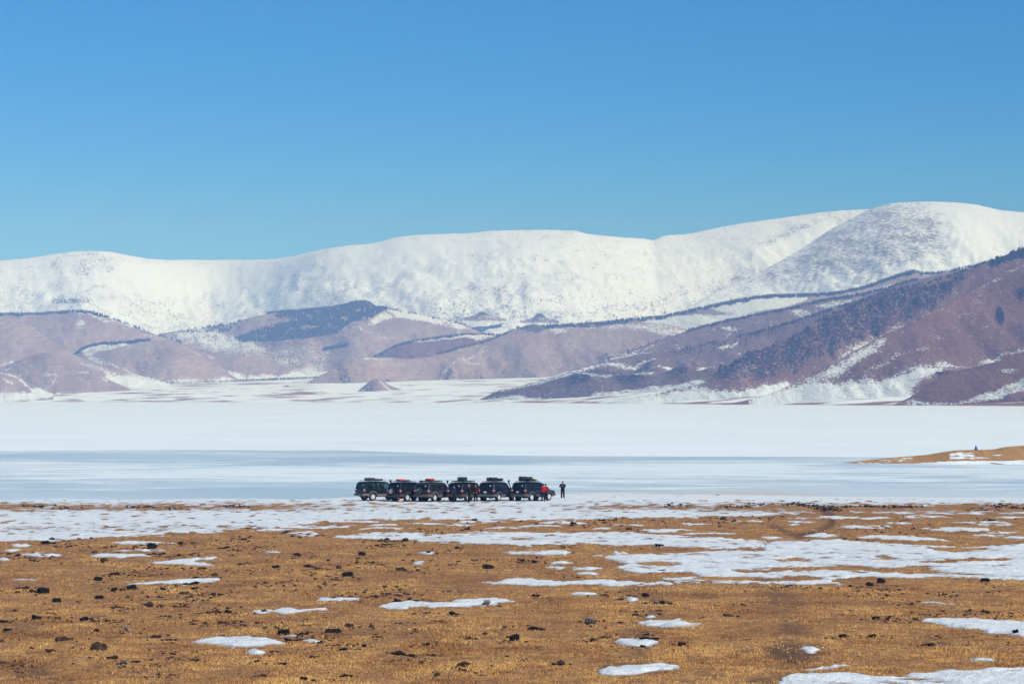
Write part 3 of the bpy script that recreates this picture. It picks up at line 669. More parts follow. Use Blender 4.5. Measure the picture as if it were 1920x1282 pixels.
PATCHES = [
    ('tongue of snow reaching in from the right edge above the bottom corner sheet', [(1722, 1164), (1740, 1159), (1830, 1159), (1920, 1164), (2100, 1172), (2240, 1186), (2100, 1200), (1920, 1194), (1880, 1188), (1790, 1174)]),
    ('biggest snow patch in the lower left grass beside black stones', (445, 1203, 90, 11, 0)),
    ('little snow scrap just below the biggest lower left patch', (478, 1221, 20, 5, 0.1)),
    ('broken snow scrap right of the biggest lower left patch', (590, 1202, 20, 4.5, 0.1)),
    ('thin snow scrap above the black stones of the biggest lower left patch', (548, 1191, 22, 2.2, 0)),
    ('forked snow patch shaped like a Z in the left grass', [(268, 1053), (310, 1052), (340, 1047), (410, 1044), (402, 1049), (362, 1053), (412, 1058), (380, 1061), (320, 1058), (285, 1056)]),
    ('long thin snow sliver with a dark stone on it in the left grass', [(232, 1094), (290, 1090), (360, 1085), (412, 1083), (405, 1090), (330, 1096), (270, 1097)]),
    ('lumpy snow patch in the grass left of the central pair', [(470, 1147), (520, 1140), (560, 1141), (620, 1139), (618, 1144), (550, 1149), (480, 1151)]),
    ('smooth narrow snow patch above the lumpy one', (632, 1124, 50, 4, 0)),
    ('long double snow patch with dry stalks in the middle of the near grass', [(700, 1138), (730, 1130), (770, 1127), (850, 1129), (870, 1124), (930, 1121), (975, 1128), (930, 1133), (860, 1137), (740, 1141)]),
    ('ragged snow strip ending in the right hand snow field', [(868, 1091), (940, 1088), (960, 1083), (1020, 1087), (1060, 1091), (1085, 1088), (1130, 1086), (1220, 1092), (1250, 1088), (1255, 1096), (1140, 1099), (1080, 1096), (1000, 1099), (940, 1095)]),
    ('oval snow patch just below the long level sheet', [(938, 1035), (990, 1032), (1060, 1031), (1075, 1036), (1062, 1041), (1010, 1040), (960, 1040)]),
    ('small snow dash between the oval patch and the ragged strip', (1052, 1053, 24, 2.4, 0)),
    ('narrow snow dash left of the wide right hand field', (1045, 1063, 26, 2.2, 0)),
    ('snow bar leading into the wide right hand field', (1095, 1065, 32, 3.0, 0)),
    ('snow bar below the one leading into the wide field', (1106, 1075, 27, 2.6, 0)),
    ('small snow patch below the ragged strip', (1092, 1113, 22, 3.6, 0)),
    ('snow scrap at the edge of a dark puddle', (1183, 1124, 14, 4, 0)),
    ('crusted snow mound in the bare track of the near right grass', [(1190, 1169), (1215, 1161), (1235, 1164), (1275, 1160), (1285, 1166), (1315, 1170), (1290, 1174), (1225, 1173)]),
    ('tiny snow cap above the crusted mound', (1221, 1157, 14, 2.6, 0)),
    ('dirty melting snow ringed with black stones in the track', (1190, 1204, 42, 8, 0)),
    ('half melted icy patch at the bottom of the track', [(1118, 1262), (1140, 1250), (1200, 1246), (1250, 1242), (1290, 1250), (1250, 1256), (1180, 1262), (1140, 1266)]),
    ('small round snow lump in the darkest wet ground', (1515, 1217, 18, 5.5, 0)),
    ('slim snow patch right above the bottom corner sheet', [(1500, 1256), (1540, 1248), (1588, 1245), (1580, 1250), (1530, 1256)]),
    ('thin straight snow line in the right grass', (1745, 1130, 62, 2.0, 0)),
    ('slim snow sliver between the tongue and the corner sheet', (1845, 1236, 36, 3.4, 0)),
    ('flat snow streak beside stones in the upper left grass', [(200, 1017), (250, 1014), (330, 1017), (300, 1020), (230, 1020)]),
    ('short snow streak near the left edge just below the shore snow', (40, 1022, 27, 2.3, 0)),
    ('stubby snow streak at the left edge with a stone at its end', (25, 1031, 18, 2.4, 0)),
    ('straight snow streak with dark stones close to the left edge', (78, 1040, 48, 3.2, 0)),
    ('long snow streak with a boulder at its right end in the left grass', (225, 1042, 68, 4.2, 0)),
    ('faint snow line over the long left streak', (262, 1031, 60, 1.8, 0)),
    ('snow dash cut by the left edge of the view', (8, 1049, 16, 2.4, 0)),
    ('snow scrap under dark stones right below the left shore snow', (95, 1014, 32, 2.2, 0)),
    ('narrow snow line at the left edge in the near grass', (42, 1086, 32, 1.6, 0)),
    ('small snow patch touching two dark stones below the vehicles', (570, 1000, 32, 4, 0)),
    ('pale snow scrap in the grass left of centre', (508, 1035, 22, 2.2, 0)),
    ('snow scrap with dark stones on it in the central grass', (800, 1037, 24, 3, 0)),
    ('small bright snow scrap in the central grass', (783, 1055, 13, 3, 0)),
    ('tapering snow wedge above the widest field', (1690, 1009, 88, 4.4, 0.16)),
    ('snow patch with a pale wedge shaped rock at its end', (1625, 988, 62, 3.2, 0)),
    ('bright snow patch left of the bend in the vehicle track', (1540, 1003, 38, 3, 0)),
    ('long bright snow strip in the upper right grass', [(1715, 991), (1780, 988), (1860, 991), (1850, 995), (1800, 997), (1740, 994)]),
    ('flat snow dash below the long upper right strip', (1850, 1004, 36, 2.2, 0)),
    ('thin snow dash at the right edge of the upper grass', (1905, 1008, 30, 2.6, 0)),
]
# mottled snow of the shore, and streaks through the upper grass: cover value 0..1 in pixel rows
STREAKS = [(720, 984, 34, 2.2), (640, 986, 40, 2.2), (860, 984, 34, 2.2), (1060, 980, 55, 3.2), (1015, 986, 45, 2.2), (1130, 991, 26, 2), (1245, 994, 55, 2.8), (1300, 982, 36, 1.8), (1500, 972, 32, 2), (1500, 978, 34, 2),
           (1490, 984, 22, 1.6), (1620, 971, 90, 2.2), (1740, 968, 60, 2), (1840, 979, 70, 2.2), (1860, 983, 60, 1.8), (940, 990, 40, 2.4), (800, 982, 60, 2.4), (900, 978, 60, 2), (1400, 977, 45, 1.6), (1330, 1000, 70, 2), (720, 990, 60, 2),
           (560, 988, 90, 3), (520, 993, 60, 2.4), (1180, 984, 50, 1.6), (1680, 980, 50, 1.6), (1900, 970, 60, 2), (1560, 968, 40, 2), (680, 978, 50, 2), (1445, 1008, 24, 2.6), (1880, 998, 40, 2.2), (1010, 1004, 20, 1.5), (1120, 1042, 14, 2), (1160, 1036, 18, 2.4)]

def ell(px, py, e):
    cx, cy, rx, ry = e[:4]; a = e[4] if len(e) > 4 else 0.0
    dx, dy = px - cx, py - cy
    dy = dy - a * dx * 0.25
    return (1 - np.sqrt((dx / rx) ** 2 + (dy / ry) ** 2)) * ry

def warp_py(X, Y, PX, PY):
    sc = np.clip(Y / 330.0, 0.2, 1)
    return PX + 22 * fbm(X / 1.1, Y / 2.4, 4, 81) * (1.3 - sc), PY + (4.6 - 2.6 * sc) * fbm(X / 0.6, Y / 1.6, 4, 83) + 2.0 * fbm(X / 2.6, Y / 6.0, 2, 85)

def shape_cover(shape, px, py, holes=()):
    d = poly_sd(px, py * 1.0, shape) if isinstance(shape, list) else ell(px, py, shape)
    for h in holes:
        d = np.minimum(d, -ell(px, py, h))
    return d

def shore_cover(PX, PY):
    """share of the shore strip that is white, 0..1"""
    low = np.interp(PX, [-300, 0, 150, 300, 400, 480, 640, 760, 1000, 1120, 1300, 1440, 1560, 1700, 1920, 2300], [1012, 1012, 1009, 1001, 996, 988, 975, 972, 973, 970, 968, 966, 958, 962, 962, 960])
    c = 0.84 + 0 * PX
    row = np.exp(-((PY - 950.5) / 8.5) ** 2)
    c = c - row * np.interp(PX, [0, 560, 680, 1020, 1120, 1400, 1920], [0.33, 0.30, 0.16, 0.10, 0.24, 0.30, 0.33])
    c = c - 0.14 * np.exp(-((PY - 992) / 8.0) ** 2) * (PX < 520)
    c = c - 0.14 * sstep(1200, 1500, PX) * np.exp(-((PY - 958) / 8) ** 2)
    c = c + 0.2 * np.exp(-((PY - 934) / 4.0) ** 2)
    return np.where(PY < low, c, c - (PY - low) * 0.13), low

def snow_level(X, Y, PX, PY, kind, shape=None, holes=()):
    wx, wy = warp_py(X, Y, PX, PY)
    if kind == 'shore':
        c, low = shore_cover(wx, wy)
        lev = -0.17 + 0.29 * np.clip(c, -0.3, 1.05)
        for s in STREAKS:
            d = ell(wx, wy, s)
            lev = np.maximum(lev, -0.11 + 0.165 * sstep(-1.2, 1.4, d))
        return lev
    d = shape_cover(shape, wx, wy, holes)
    soft = np.clip(340.0 / Y, 1.0, 3.6)
    return -0.115 + 0.185 * sstep(-1.2 * soft, 1.3 * soft, d)

# ---- the shared ground grid
G_PX = np.arange(-480, 2404, 4.0)
G_PY = np.concatenate([np.arange(1440, 1296, -2.0), np.arange(1296, 1020, -1.0), np.arange(1020, 925, -0.68)])
G_Y = y_of_py(G_PY)
G_Y = np.concatenate([G_Y, [G_Y[-1] + 4, G_Y[-1] + 10]])
GX = (G_PX[None, :] - 960) / F * G_Y[:, None]
GY = G_Y[:, None] + 0 * GX
GB = zbase(GX, GY); GH = hummocks(GX, GY)
GPX, GPY = proj(GX, GY, GB)

TRACKS = [[(1565, 945), (1545, 958), (1562, 968), (1560, 982), (1530, 998), (1495, 1006)], [(1555, 975), (1600, 1012), (1640, 1015)], [(1450, 985), (1490, 1004), (1540, 1004)],
          [(1440, 1098), (1470, 1130), (1480, 1165), (1490, 1200), (1500, 1230), (1470, 1262)], [(1190, 1110), (1215, 1128), (1225, 1165), (1200, 1200), (1190, 1240), (1180, 1300)]]
def bare_shade_of(PX, PY):
    b = 0 * PX
    for t, w, v in zip(TRACKS, (9, 8, 8, 45, 40), (0.9, 0.5, 0.7, 0.6, 0.55)):
        d = line_d(PX, PY * 1.0, t)
        b = np.maximum(b, v * (1 - sstep(w * 0.2, w * 1.5, d)))
    for (x, y, rx, ry, v) in ((1490, 1222, 75, 26, 1.0), (1230, 1127, 30, 6, 0.9), (1190, 1200, 60, 14, 0.8), (1160, 1250, 60, 12, 0.8), (1740, 1208, 60, 8, 0.6), (60, 1262, 60, 20, 0.7), (290, 1255, 70, 12, 0.6), (1520, 946, 30, 4, 1.0), (1620, 948, 40, 3, 1.0), (1690, 950, 25, 3, 1.0), (870, 1260, 60, 14, 0.5), (1430, 1275, 40, 10, 0.7), (1050, 1240, 40, 10, 0.5), (1540, 952, 16, 6, 1.0), (1560, 955, 20, 4, 1.0)):
        b = np.maximum(b, v * (1 - sstep(0.4, 1.2, np.hypot((PX - x) / rx, (PY - y) / ry))))
    y_ = y_of_py(PY); x_ = (PX - 960) / F * y_
    b = np.maximum(b, 0.6 * sstep(0.18, 0.45, fbm(x_ / 1.7, y_ / 2.0, 3, 121)) * sstep(975, 1010, PY))  # random dark smudges painted in for brown tussocks and shadowed hollows
    b = np.maximum(b, 0.42 * sstep(0.12, 0.42, fbm(x_ / 6.0, y_ / 8.0, 3, 123)) * sstep(985, 1030, PY))
    return b

def ground_mat():
    m, nt, p = new_mat('steppe_ground'); b = NB(nt)
    co = b.coord('Object')
    n0 = b.noise(co, 0.12, 4.0, 0.6); n1 = b.noise(co, 0.9, 5.0, 0.65); n2 = b.noise(co, 7.0, 4.0, 0.7)
    n3 = b.noise(b.mapping(co, scale=(18, 9, 9)), 1.0, 3.0, 0.7)
    c = b.mix(b.ramp(n0, 0.35, 0.65), (0.33, 0.17, 0.074), (0.45, 0.25, 0.096))
    c = b.mix(b.ramp(n1, 0.40, 0.70), c, (0.235, 0.12, 0.068))
    c = b.mix(b.math('MULTIPLY', b.ramp(n2, 0.42, 0.66), 0.8), c, (0.075, 0.042, 0.026))
    c = b.mix(b.math('MULTIPLY', b.ramp(n3, 0.5, 0.75), 0.5), c, (0.50, 0.31, 0.12))
    be = b.math('ADD', b.attr('bare'), b.math('MULTIPLY', b.math('SUBTRACT', n1, 0.5), 0.9))
    earth = b.mix(b.ramp(n2, 0.35, 0.65), (0.055, 0.036, 0.028), (0.16, 0.088, 0.055))
    c = b.mix(b.math('MULTIPLY', b.ramp(be, 0.25, 0.95), 0.9), c, earth)
    b.lk(c, p.inputs['Base Color'])
    b.lk(b.bump(n2, 0.6, 0.05), p.inputs['Normal'])
    p.inputs['Roughness'].default_value = 0.95; p.inputs['Specular IOR Level'].default_value = 0.05
    return m
M_GROUND = ground_mat()

def ground():
    bare = bare_shade_of(GPX, GPY)
    wet = sstep(-0.085, -0.005, SNOW_TOP - GH) * (GY < 250)          # soaked earth at the melting edges
    bare = np.maximum(bare, 0.62 * wet)
    Z = GB + GH
    me = mesh_np('ground', np.stack([GX, GY, Z], -1).reshape(-1, 3), grid_faces(*GX.shape), attrs={'bare': bare})
    # the rest of the sheet: round the camera, to the sides and under lake and valley to the horizon
    o = link('ground', me, M_GROUND)
    tag(o, 'dry orange steppe grassland sloping gently down to the frozen lake', kind='structure')
    bm = bmesh.new(); bm.from_mesh(me)
    lay = bm.verts.layers.float.get('bare')
    def sheet(xs, ys, fz):
        vs = [[bm.verts.new((x, y, fz(x, y))) for x in xs] for y in ys]
        for i in range(len(ys) - 1):
            for j in range(len(xs) - 1):
                f = bm.faces.new((vs[i][j], vs[i][j + 1], vs[i + 1][j + 1], vs[i + 1][j])); f.smooth = True
    zb = lambda x, y: float(zbase(np.array([float(x)]), np.array([float(y)]))[0]) if y > 40 else float(zbase(np.array([float(x) * 0.3]), np.array([40.0]))[0]) + max(0.0, (40 - y)) * 0.06
    y0 = float(G_Y[0])
    near = np.linspace(-150, y0 - 0.3, 26)
    sheet(np.linspace(-90, 90, 31), near, lambda x, y: zb(x, y) - (0.05 if y < y0 - 2 else 0.02))
    for s in (-1, 1):
        ys = list(np.linspace(-150, y0, 12)) + list(np.linspace(y0 + 8, 345, 26))
        def edge(y):
            return abs((G_PX[0] - 960) / F) * max(y, y0) - 0.15 if y > y0 - 1 else 90.0
        vs = []
        for y in ys:
            e = edge(y)
            vs.append([bm.verts.new((s * (e + q), y, zb(s * min(e, 70.0), y) - 0.04 + q * 0.004)) for q in (0, 6, 20, 60, 200, 700)])
        for i in range(len(ys) - 1):
            for j in range(5):
                q = (vs[i][j], vs[i][j + 1], vs[i + 1][j + 1], vs[i + 1][j])
                f = bm.faces.new(q if s > 0 else q[::-1]); f.smooth = True
    sheet([-13500, -6000, -2000, -500, 500, 2000, 6000, 13500], [-480, 340, 1000, 3000, 6000, 9000, 13900], lambda x, y: -1.2)
    bm.to_mesh(me); bm.free()

# ---- snow on the ground
def snow_mat():
    m, nt, p = new_mat('ground_snow'); b = NB(nt)
    co = b.coord('Object')
    n1 = b.noise(co, 0.8, 5.0, 0.65); n2 = b.noise(co, 5.0, 4.0, 0.65); n3 = b.noise(co, 2.2, 4.0, 0.6)
    c = b.mix(b.ramp(n1, 0.35, 0.7), (0.60, 0.64, 0.665), (0.72, 0.77, 0.775))
    c = b.mix(b.math('MULTIPLY', b.ramp(n3, 0.60, 0.76), 0.5), c, (0.44, 0.42, 0.42))
    thin = b.math('ADD', b.attr('thick'), b.math('MULTIPLY', b.math('SUBTRACT', n2, 0.5), 0.09))      # soaked grey ice where the snow thins out
    c = b.mix(b.ramp(thin, 0.004, 0.05), (0.36, 0.355, 0.37), c)
    b.lk(c, p.inputs['Base Color'])
    h = b.math('ADD', b.math('MULTIPLY', n2, 0.4), n1)
    b.lk(b.bump(h, 1.0, 0.25), p.inputs['Normal'])
    p.inputs['Roughness'].default_value = 0.75; p.inputs['Specular IOR Level'].default_value = 0.08
    p.inputs['Subsurface Weight'].default_value = 0.0
    return m
M_SNOW = snow_mat()
SNOW_TOP = np.full(GX.shape, -9.0)      # highest snow level over the base, for keeping grass and stones clear

def snow_part(kind, shape=None, holes=()):
    r0, r1, c0, c1 = 0, GX.shape[0], 0, GX.shape[1]
    if kind != 'shore':                                          # only the grid round this patch
        if isinstance(shape, list):
            q = np.array(shape); bb = (q[:, 0].min(), q[:, 0].max(), q[:, 1].min(), q[:, 1].max())
        else:
            bb = (shape[0] - shape[2], shape[0] + shape[2], shape[1] - shape[3], shape[1] + shape[3])
        c0 = int(np.clip((bb[0] - 50 - G_PX[0]) / 4, 0, c1 - 2)); c1 = int(np.clip((bb[1] + 50 - G_PX[0]) / 4 + 2, c0 + 2, c1))
        ok = np.where((G_PY > bb[2] - 14) & (G_PY < bb[3] + 14))[0]
        r0, r1 = int(ok.min()), int(ok.max()) + 1
    sl = (slice(r0, r1), slice(c0, c1))
    X, Y, B, H, PX, PY = GX[sl], GY[sl], GB[sl], GH[sl], GPX[sl], GPY[sl]
    lev = snow_level(X, Y, PX, PY, kind, shape, holes)
    lev = lev + (0.035 if kind == 'patch' else 0.02) * fbm(X / 0.8, Y / 1.6, 3, 91) + 0.012 * ridged(X / 0.5, Y / 0.9, 2, 95)
    if kind == 'field':
        lev = lev + 0.075 * ridged(X / 1.5 + 0.5 * Y / 2.0, Y / 2.2, 3, 97) - 0.045 + 0.05 * np.clip(fbm(X / 4.0, Y / 6.0, 2, 98), -0.5, 0.5) - 0.07 * sstep(0.18, 0.45, fbm(X / 2.6, Y / 3.2, 3, 99))
    if kind == 'shore':
        for f in FIELDS[:2]:                                    # leave the two wide fields to their own meshes
            d = poly_sd(PX, PY, f[3]); lev = lev - 0.4 * sstep(-1, 3, d)
    SNOW_TOP[sl] = np.maximum(SNOW_TOP[sl], lev)
    fq = grid_faces(*X.shape)
    fq = fq[(lev > H - 0.03).ravel()[fq].any(1)]
    used, inv = np.unique(fq.ravel(), return_inverse=True)
    V = np.stack([X.ravel()[used], Y.ravel()[used], (B + lev).ravel()[used]], -1)
    return V, inv.reshape(-1, 4), {'thick': (lev - H).ravel()[used]}

V, fq, at_ = snow_part('shore')
o = link('snow', mesh_np('snow', V, fq, attrs=at_), M_SNOW)
tag(o, 'mottled snow over the stony shore strip with brown hummocks poking through', 'snow', kind='stuff')
for nm, lab, cat, poly, holes in FIELDS:
    V, fq, at_ = snow_part('field', poly, holes)
    c = V.mean(0); c[2] = V[:, 2].min()
    o = link(nm, mesh_np(nm, V - c, fq, attrs=at_), M_SNOW); o.location = c
    tag(o, lab, cat, 'snow lying on the dry grass')
for lab, shape in PATCHES:
    V, fq, at_ = snow_part('patch', shape)
    if len(fq) < 3: continue
    c = V.mean(0); c[2] = V[:, 2].min()
    o = link('snow_patch', mesh_np('snow_patch', V - c, fq, attrs=at_), M_SNOW); o.location = c
    tag(o, lab, 'snow patch', 'snow patches on the dry grass')

ground()

# ---- dry grass: single blades in small tufts
def grass():
    n = 215000
    py = np.where(RNG.random(n) < 0.84, 1290 - (1290 - 975) * RNG.random(n) ** 0.9, RNG.uniform(1290, 1430, n))
    px = RNG.uniform(-260, 2180, n)
    y = y_of_py(py); x = (px - 960) / F * y
    pg = np.clip(np.round((px - G_PX[0]) / 4.0).astype(int), 0, len(G_PX) - 1)
    ig = np.clip(np.searchsorted(G_Y, y), 0, len(G_Y) - 1)
    top = SNOW_TOP[ig, pg]; hum = hummocks(x, y)
    bare = bare_shade_of(px, py)
    dens = 0.25 + 0.75 * sstep(-0.3, 0.2, fbm(x / 1.6, y / 3.0, 4, 101))
    keep = (top < hum - 0.02 + 0.07 * RNG.random(n) ** 2) & (RNG.random(n) > bare * 0.8) & (RNG.random(n) < dens)
    x, y, hum, px = x[keep], y[keep], hum[keep], px[keep]
    z = zbase(x, y) + hum - 0.01
    n = len(x); B = 4
    hgt = (0.03 + 0.07 * RNG.random((n, B)) ** 1.8) * (0.65 + 0.5 * sstep(-0.3, 0.3, fbm(x / 3.5, y / 6, 3, 105)))[:, None]
    az = RNG.uniform(0, 2 * np.pi, (n, B)); lean = RNG.uniform(0.1, 0.9, (n, B))
    wd = 0.012 + 0.012 * sstep(120, 260, y)[:, None] + 0.004 * RNG.random((n, B))
    bx = x[:, None] + RNG.normal(0, 0.06, (n, B)); by = y[:, None] + RNG.normal(0, 0.06, (n, B)); bz = z[:, None] + 0 * bx
    fa = RNG.uniform(-0.6, 0.6, (n, B))
    cx, cy = np.cos(fa) * wd, np.sin(fa) * wd
    P0 = np.stack([bx - cx, by - cy, bz], -1); P1 = np.stack([bx + cx, by + cy, bz], -1)
    P2 = np.stack([bx + np.cos(az) * lean * hgt, by + np.sin(az) * lean * hgt, bz + hgt], -1)
    V = np.stack([P0, P1, P2], 2).reshape(-1, 3)
    fq = np.arange(len(V)).reshape(-1, 3)
    tone = np.clip(0.58 + 1.3 * fbm(x / 4.0, y / 7.0, 4, 111)[:, None] + 0.5 * fbm(x / 0.7, y / 1.5, 2, 113)[:, None] + RNG.normal(0, 0.26, (n, B)), 0, 1)
    me = mesh_np('dry_grass', V, fq, smooth=False, attrs={'tone': np.repeat(tone.ravel(), 3)})
    m, nt, p = new_mat('dry_grass'); b = NB(nt)
    t = b.attr('tone')
    c = b.mix(b.ramp(t, 0.0, 0.55), (0.18, 0.078, 0.036), (0.48, 0.248, 0.084))
    c = b.mix(b.ramp(t, 0.5, 1.0), c, (0.68, 0.41, 0.14))
    b.lk(c, p.inputs['Base Color']); p.inputs['Roughness'].default_value = 0.8; p.inputs['Specular IOR Level'].default_value = 0.1
    tag(link('dry_grass', me, m), 'short dry orange grass covering the near ground', 'grass', kind='stuff')
grass()

# ================================================================== WOODS ON THE HILLS
def wood(name_label, pts, hmin, hmax, seed, mat):
    rng = np.random.default_rng(seed)
    n = len(pts)
    if n == 0: return
    h = rng.uniform(hmin, hmax, n); r = h * rng.uniform(0.13, 0.22, n)
    S = 4
    ang = np.arange(S) / S * 2 * np.pi
    rows = []
    # trunk tip, two uneven skirts and a foot: reads as a thin bare conifer
    lv = [(0.10, 0.30), (0.22, 1.0), (0.62, 0.62), (1.0, 0.02)]
    V = np.zeros((n, len(lv), S, 3))
    for k, (zz, rr) in enumerate(lv):
        j = rng.uniform(0.65, 1.3, (n, S))
        V[:, k, :, 0] = pts[:, 0, None] + np.cos(ang)[None] * r[:, None] * rr * j
        V[:, k, :, 1] = pts[:, 1, None] + np.sin(ang)[None] * r[:, None] * rr * j
        V[:, k, :, 2] = pts[:, 2, None] - 0.5 + h[:, None] * (zz + rng.uniform(-0.05, 0.05, (n, S)) * (k < 3))
    base = (np.arange(n) * len(lv) * S)[:, None]
    fs = []
    for k in range(len(lv) - 1):
        for s in range(S):
            s2 = (s + 1) % S
            fs.append(base + np.array([k * S + s, k * S + s2, (k + 1) * S + s2, (k + 1) * S + s])[None])
    fq = np.concatenate(fs, 0)
    o = link('forest', mesh_np('forest', V.reshape(-1, 3), fq, smooth=False), mat)
    tag(o, name_label, 'forest', kind='stuff')

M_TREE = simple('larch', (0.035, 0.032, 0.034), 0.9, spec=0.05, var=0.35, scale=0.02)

def belt(name, x0, x1, n, d0, d1, seed, clump=0.0, bias=1.0):
    rng = np.random.default_rng(seed)
    px = rng.uniform(x0, x1, n)
    if clump:
        px = px[noise2(px / clump, px * 0 + seed, seed) > -0.08]
    th = np.clip(0.55 + 1.1 * fbm(px / 22.0, px * 0 + seed, 3, seed), 0.12, 1.4)
    keep = rng.random(len(px)) < np.clip(th + 0.25, 0, 1)
    px, th = px[keep], th[keep]
    return on_hill(name, px, dpy=d0 + (d1 - d0) * th * rng.random(len(px)) ** bias)

def area(name, poly, n, seed, clump=10.0, thr=-0.1):
    rng = np.random.default_rng(seed)
    P = np.array(poly, float)
    px = rng.uniform(P[:, 0].min(), P[:, 0].max(), n); py = rng.uniform(P[:, 1].min(), P[:, 1].max(), n)
    k = (poly_sd(px, py, poly) > 0) & (fbm(px / clump, py / (clump * 0.45), 3, seed) > thr)
    return on_hill(name, px[k], py=py[k])

FW = [
    ('dense blue wood on the shaded flank of the long brown hill', np.concatenate([
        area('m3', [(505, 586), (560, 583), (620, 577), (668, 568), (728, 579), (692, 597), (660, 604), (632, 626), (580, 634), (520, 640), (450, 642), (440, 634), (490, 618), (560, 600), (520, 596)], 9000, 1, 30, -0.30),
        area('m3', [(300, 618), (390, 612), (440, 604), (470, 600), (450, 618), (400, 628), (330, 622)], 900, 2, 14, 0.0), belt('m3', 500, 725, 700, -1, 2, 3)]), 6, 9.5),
    ('scattered bare trees over the snow below the blue wood', np.concatenate([area('m3', [(330, 618), (480, 600), (520, 640), (440, 650), (360, 650)], 420, 4, 10, 0.12), area('m3', [(440, 634), (640, 636), (610, 690), (480, 672)], 260, 5, 12, 0.15), belt('m3', 700, 910, 260, -1, 6, 6, 30)]), 4, 7),
    ('short dark tree belt on the front of the long brown hill', on_hill('m3', np.linspace(606, 652, 160) + RNG.normal(0, 1, 160), py=656 - (np.linspace(0, 1, 160)) * 8 + RNG.uniform(-2, 2.5, 160)), 5, 8),
    ('dark tree belt crowning the smooth hill at the far left', np.concatenate([belt('l2', -250, 205, 1500, -1, 5, 7), belt('l2', 200, 340, 160, -1, 3, 8, 20)]), 5, 8.5),
    ('dark tree line above the snowy top of the rounded hill', belt('l3', 112, 282, 800, -1, 5, 9), 4.5, 7.5),
    ('tree belt along the reddish spur behind the central hill', np.concatenate([belt('m2', 700, 850, 520, -1, 5, 10), belt('m2', 850, 960, 180, -1, 3, 11)]), 4.5, 7),
    ('row of small trees on the central hill crest beside the reddish spur', np.concatenate([belt('m1', 820, 965, 420, -1, 3, 12), belt('m1', 1030, 1180, 200, -1, 2, 13, 14)]), 3.5, 6),
    ('long dark tree belt under the streaked dome', np.concatenate([belt('r2', 960, 1560, 2600, -1, 7, 14, 0, 1.3), belt('r2', 1560, 1720, 900, -1, 6, 15), belt('r2', 1720, 2000, 500, -1, 4, 16)]), 5, 8.5),
    ('tree belt on the crest of the long purple slope', np.concatenate([belt('r3', 1290, 1720, 1500, -1, 5, 17), belt('r3', 1120, 1290, 110, -1, 4, 18, 12)]), 3.5, 6.5),
    ('trees strung along and below the crest of the dark purple slope', np.concatenate([belt('r4', 1380, 1720, 900, -1, 6, 19), belt('r4', 1260, 1560, 420, 0, 26, 20, 16), area('r4', [(1230, 660), (1340, 640), (1400, 640), (1360, 665), (1250, 672)], 160, 21, 12, 0.0)]), 3, 5.5),
    ('ragged trees along the skyline of the crag ridge', np.concatenate([belt('crag', 1520, 1930, 620, -1, 3, 22, 12), belt('crag', 1540, 1760, 160, 1, 16, 23, 9), area('crag', [(1850, 492), (1890, 477), (1925, 465), (1925, 480), (1890, 492)], 260, 24, 20, -0.3)]), 2.8, 5),
    ('sparse single trees dotted over the lower slopes of the white massif', np.concatenate([area('mt', [(440, 560), (620, 545), (1000, 560), (1330, 530), (1380, 600), (1000, 620), (440, 620)], 2600, 25, 60, -0.05), area('mt', [(800, 570), (1000, 575), (1060, 600), (850, 600)], 500, 26, 30, -0.1), area('mt', [(1080, 575), (1250, 560), (1250, 600), (1100, 606)], 500, 27, 30, -0.1)]), 3.5, 7),
    ('sparse single trees dotted over the lower slopes of the left snow mountain', np.concatenate([area('mt', [(-200, 545), (200, 545), (330, 560), (460, 580), (460, 620), (-200, 600)], 1500, 28, 60, -0.05), area('mt', [(95, 563), (165, 561), (170, 569), (100, 570)], 300, 29, 60, -0.6)]), 3.5, 7),
]
for k, (lab, pts, h0, h1) in enumerate(FW):
    wood(lab, pts, h0, h1, 200 + k, M_TREE)
# willow scrub on the valley floor, left of the central hill
def on_floor(px, py):
    out = []
    Ds = np.linspace(5500, 9500, 400)
    for a, b_ in zip(px, py):
        z = floor_z(a, Ds); pp = proj(0 * Ds, Ds, z)[1]
        D = float(np.interp(-b_, -pp, Ds))
        out.append(((a - 960) / F * D, D, float(floor_z(a, D))))
    return np.array(out).reshape(-1, 3)
_px = RNG.uniform(60, 610, 1500)
_py = np.interp(_px, [60, 140, 300, 480, 610], [720, 719.5, 717.5, 713, 707]) + RNG.uniform(-1.0, 2.0, 1500)
_k = (_px > 230) | (RNG.random(1500) < 0.35)
wood('low dark belt of willow scrub crossing the snowy valley floor', on_floor(_px[_k], _py[_k]), 3.0, 5.0, 300, M_TREE)

# ================================================================== VEHICLES
def prism(bm, poly, y0, y1, axis='y'):
    """extrude a closed (a, b) outline between two planes; axis y: outline in x,z"""
    def P(a, b, c): return (a, c, b) if axis == 'y' else ((c, a, b) if axis == 'x' else (a, b, c))
    v0 = [bm.verts.new(P(a, b, y0)) for a, b in poly]; v1 = [bm.verts.new(P(a, b, y1)) for a, b in poly]
    n = len(poly)
    caps = [bm.faces.new(v0), bm.faces.new(v1[::-1])]
    for i in range(n):
        j = (i + 1) % n
        bm.faces.new((v0[j], v0[i], v1[i], v1[j]))
    return v0, v1, caps

def box(bm, cx, cy, cz, sx, sy, sz, rot=None):
    M = Matrix.Translation((cx, cy, cz)) @ (rot.to_4x4() if rot is not None else Matrix.Identity(4)) @ Matrix.Diagonal((sx, sy, sz, 1))
    return bmesh.ops.create_cube(bm, size=1.0, matrix=M)['verts']

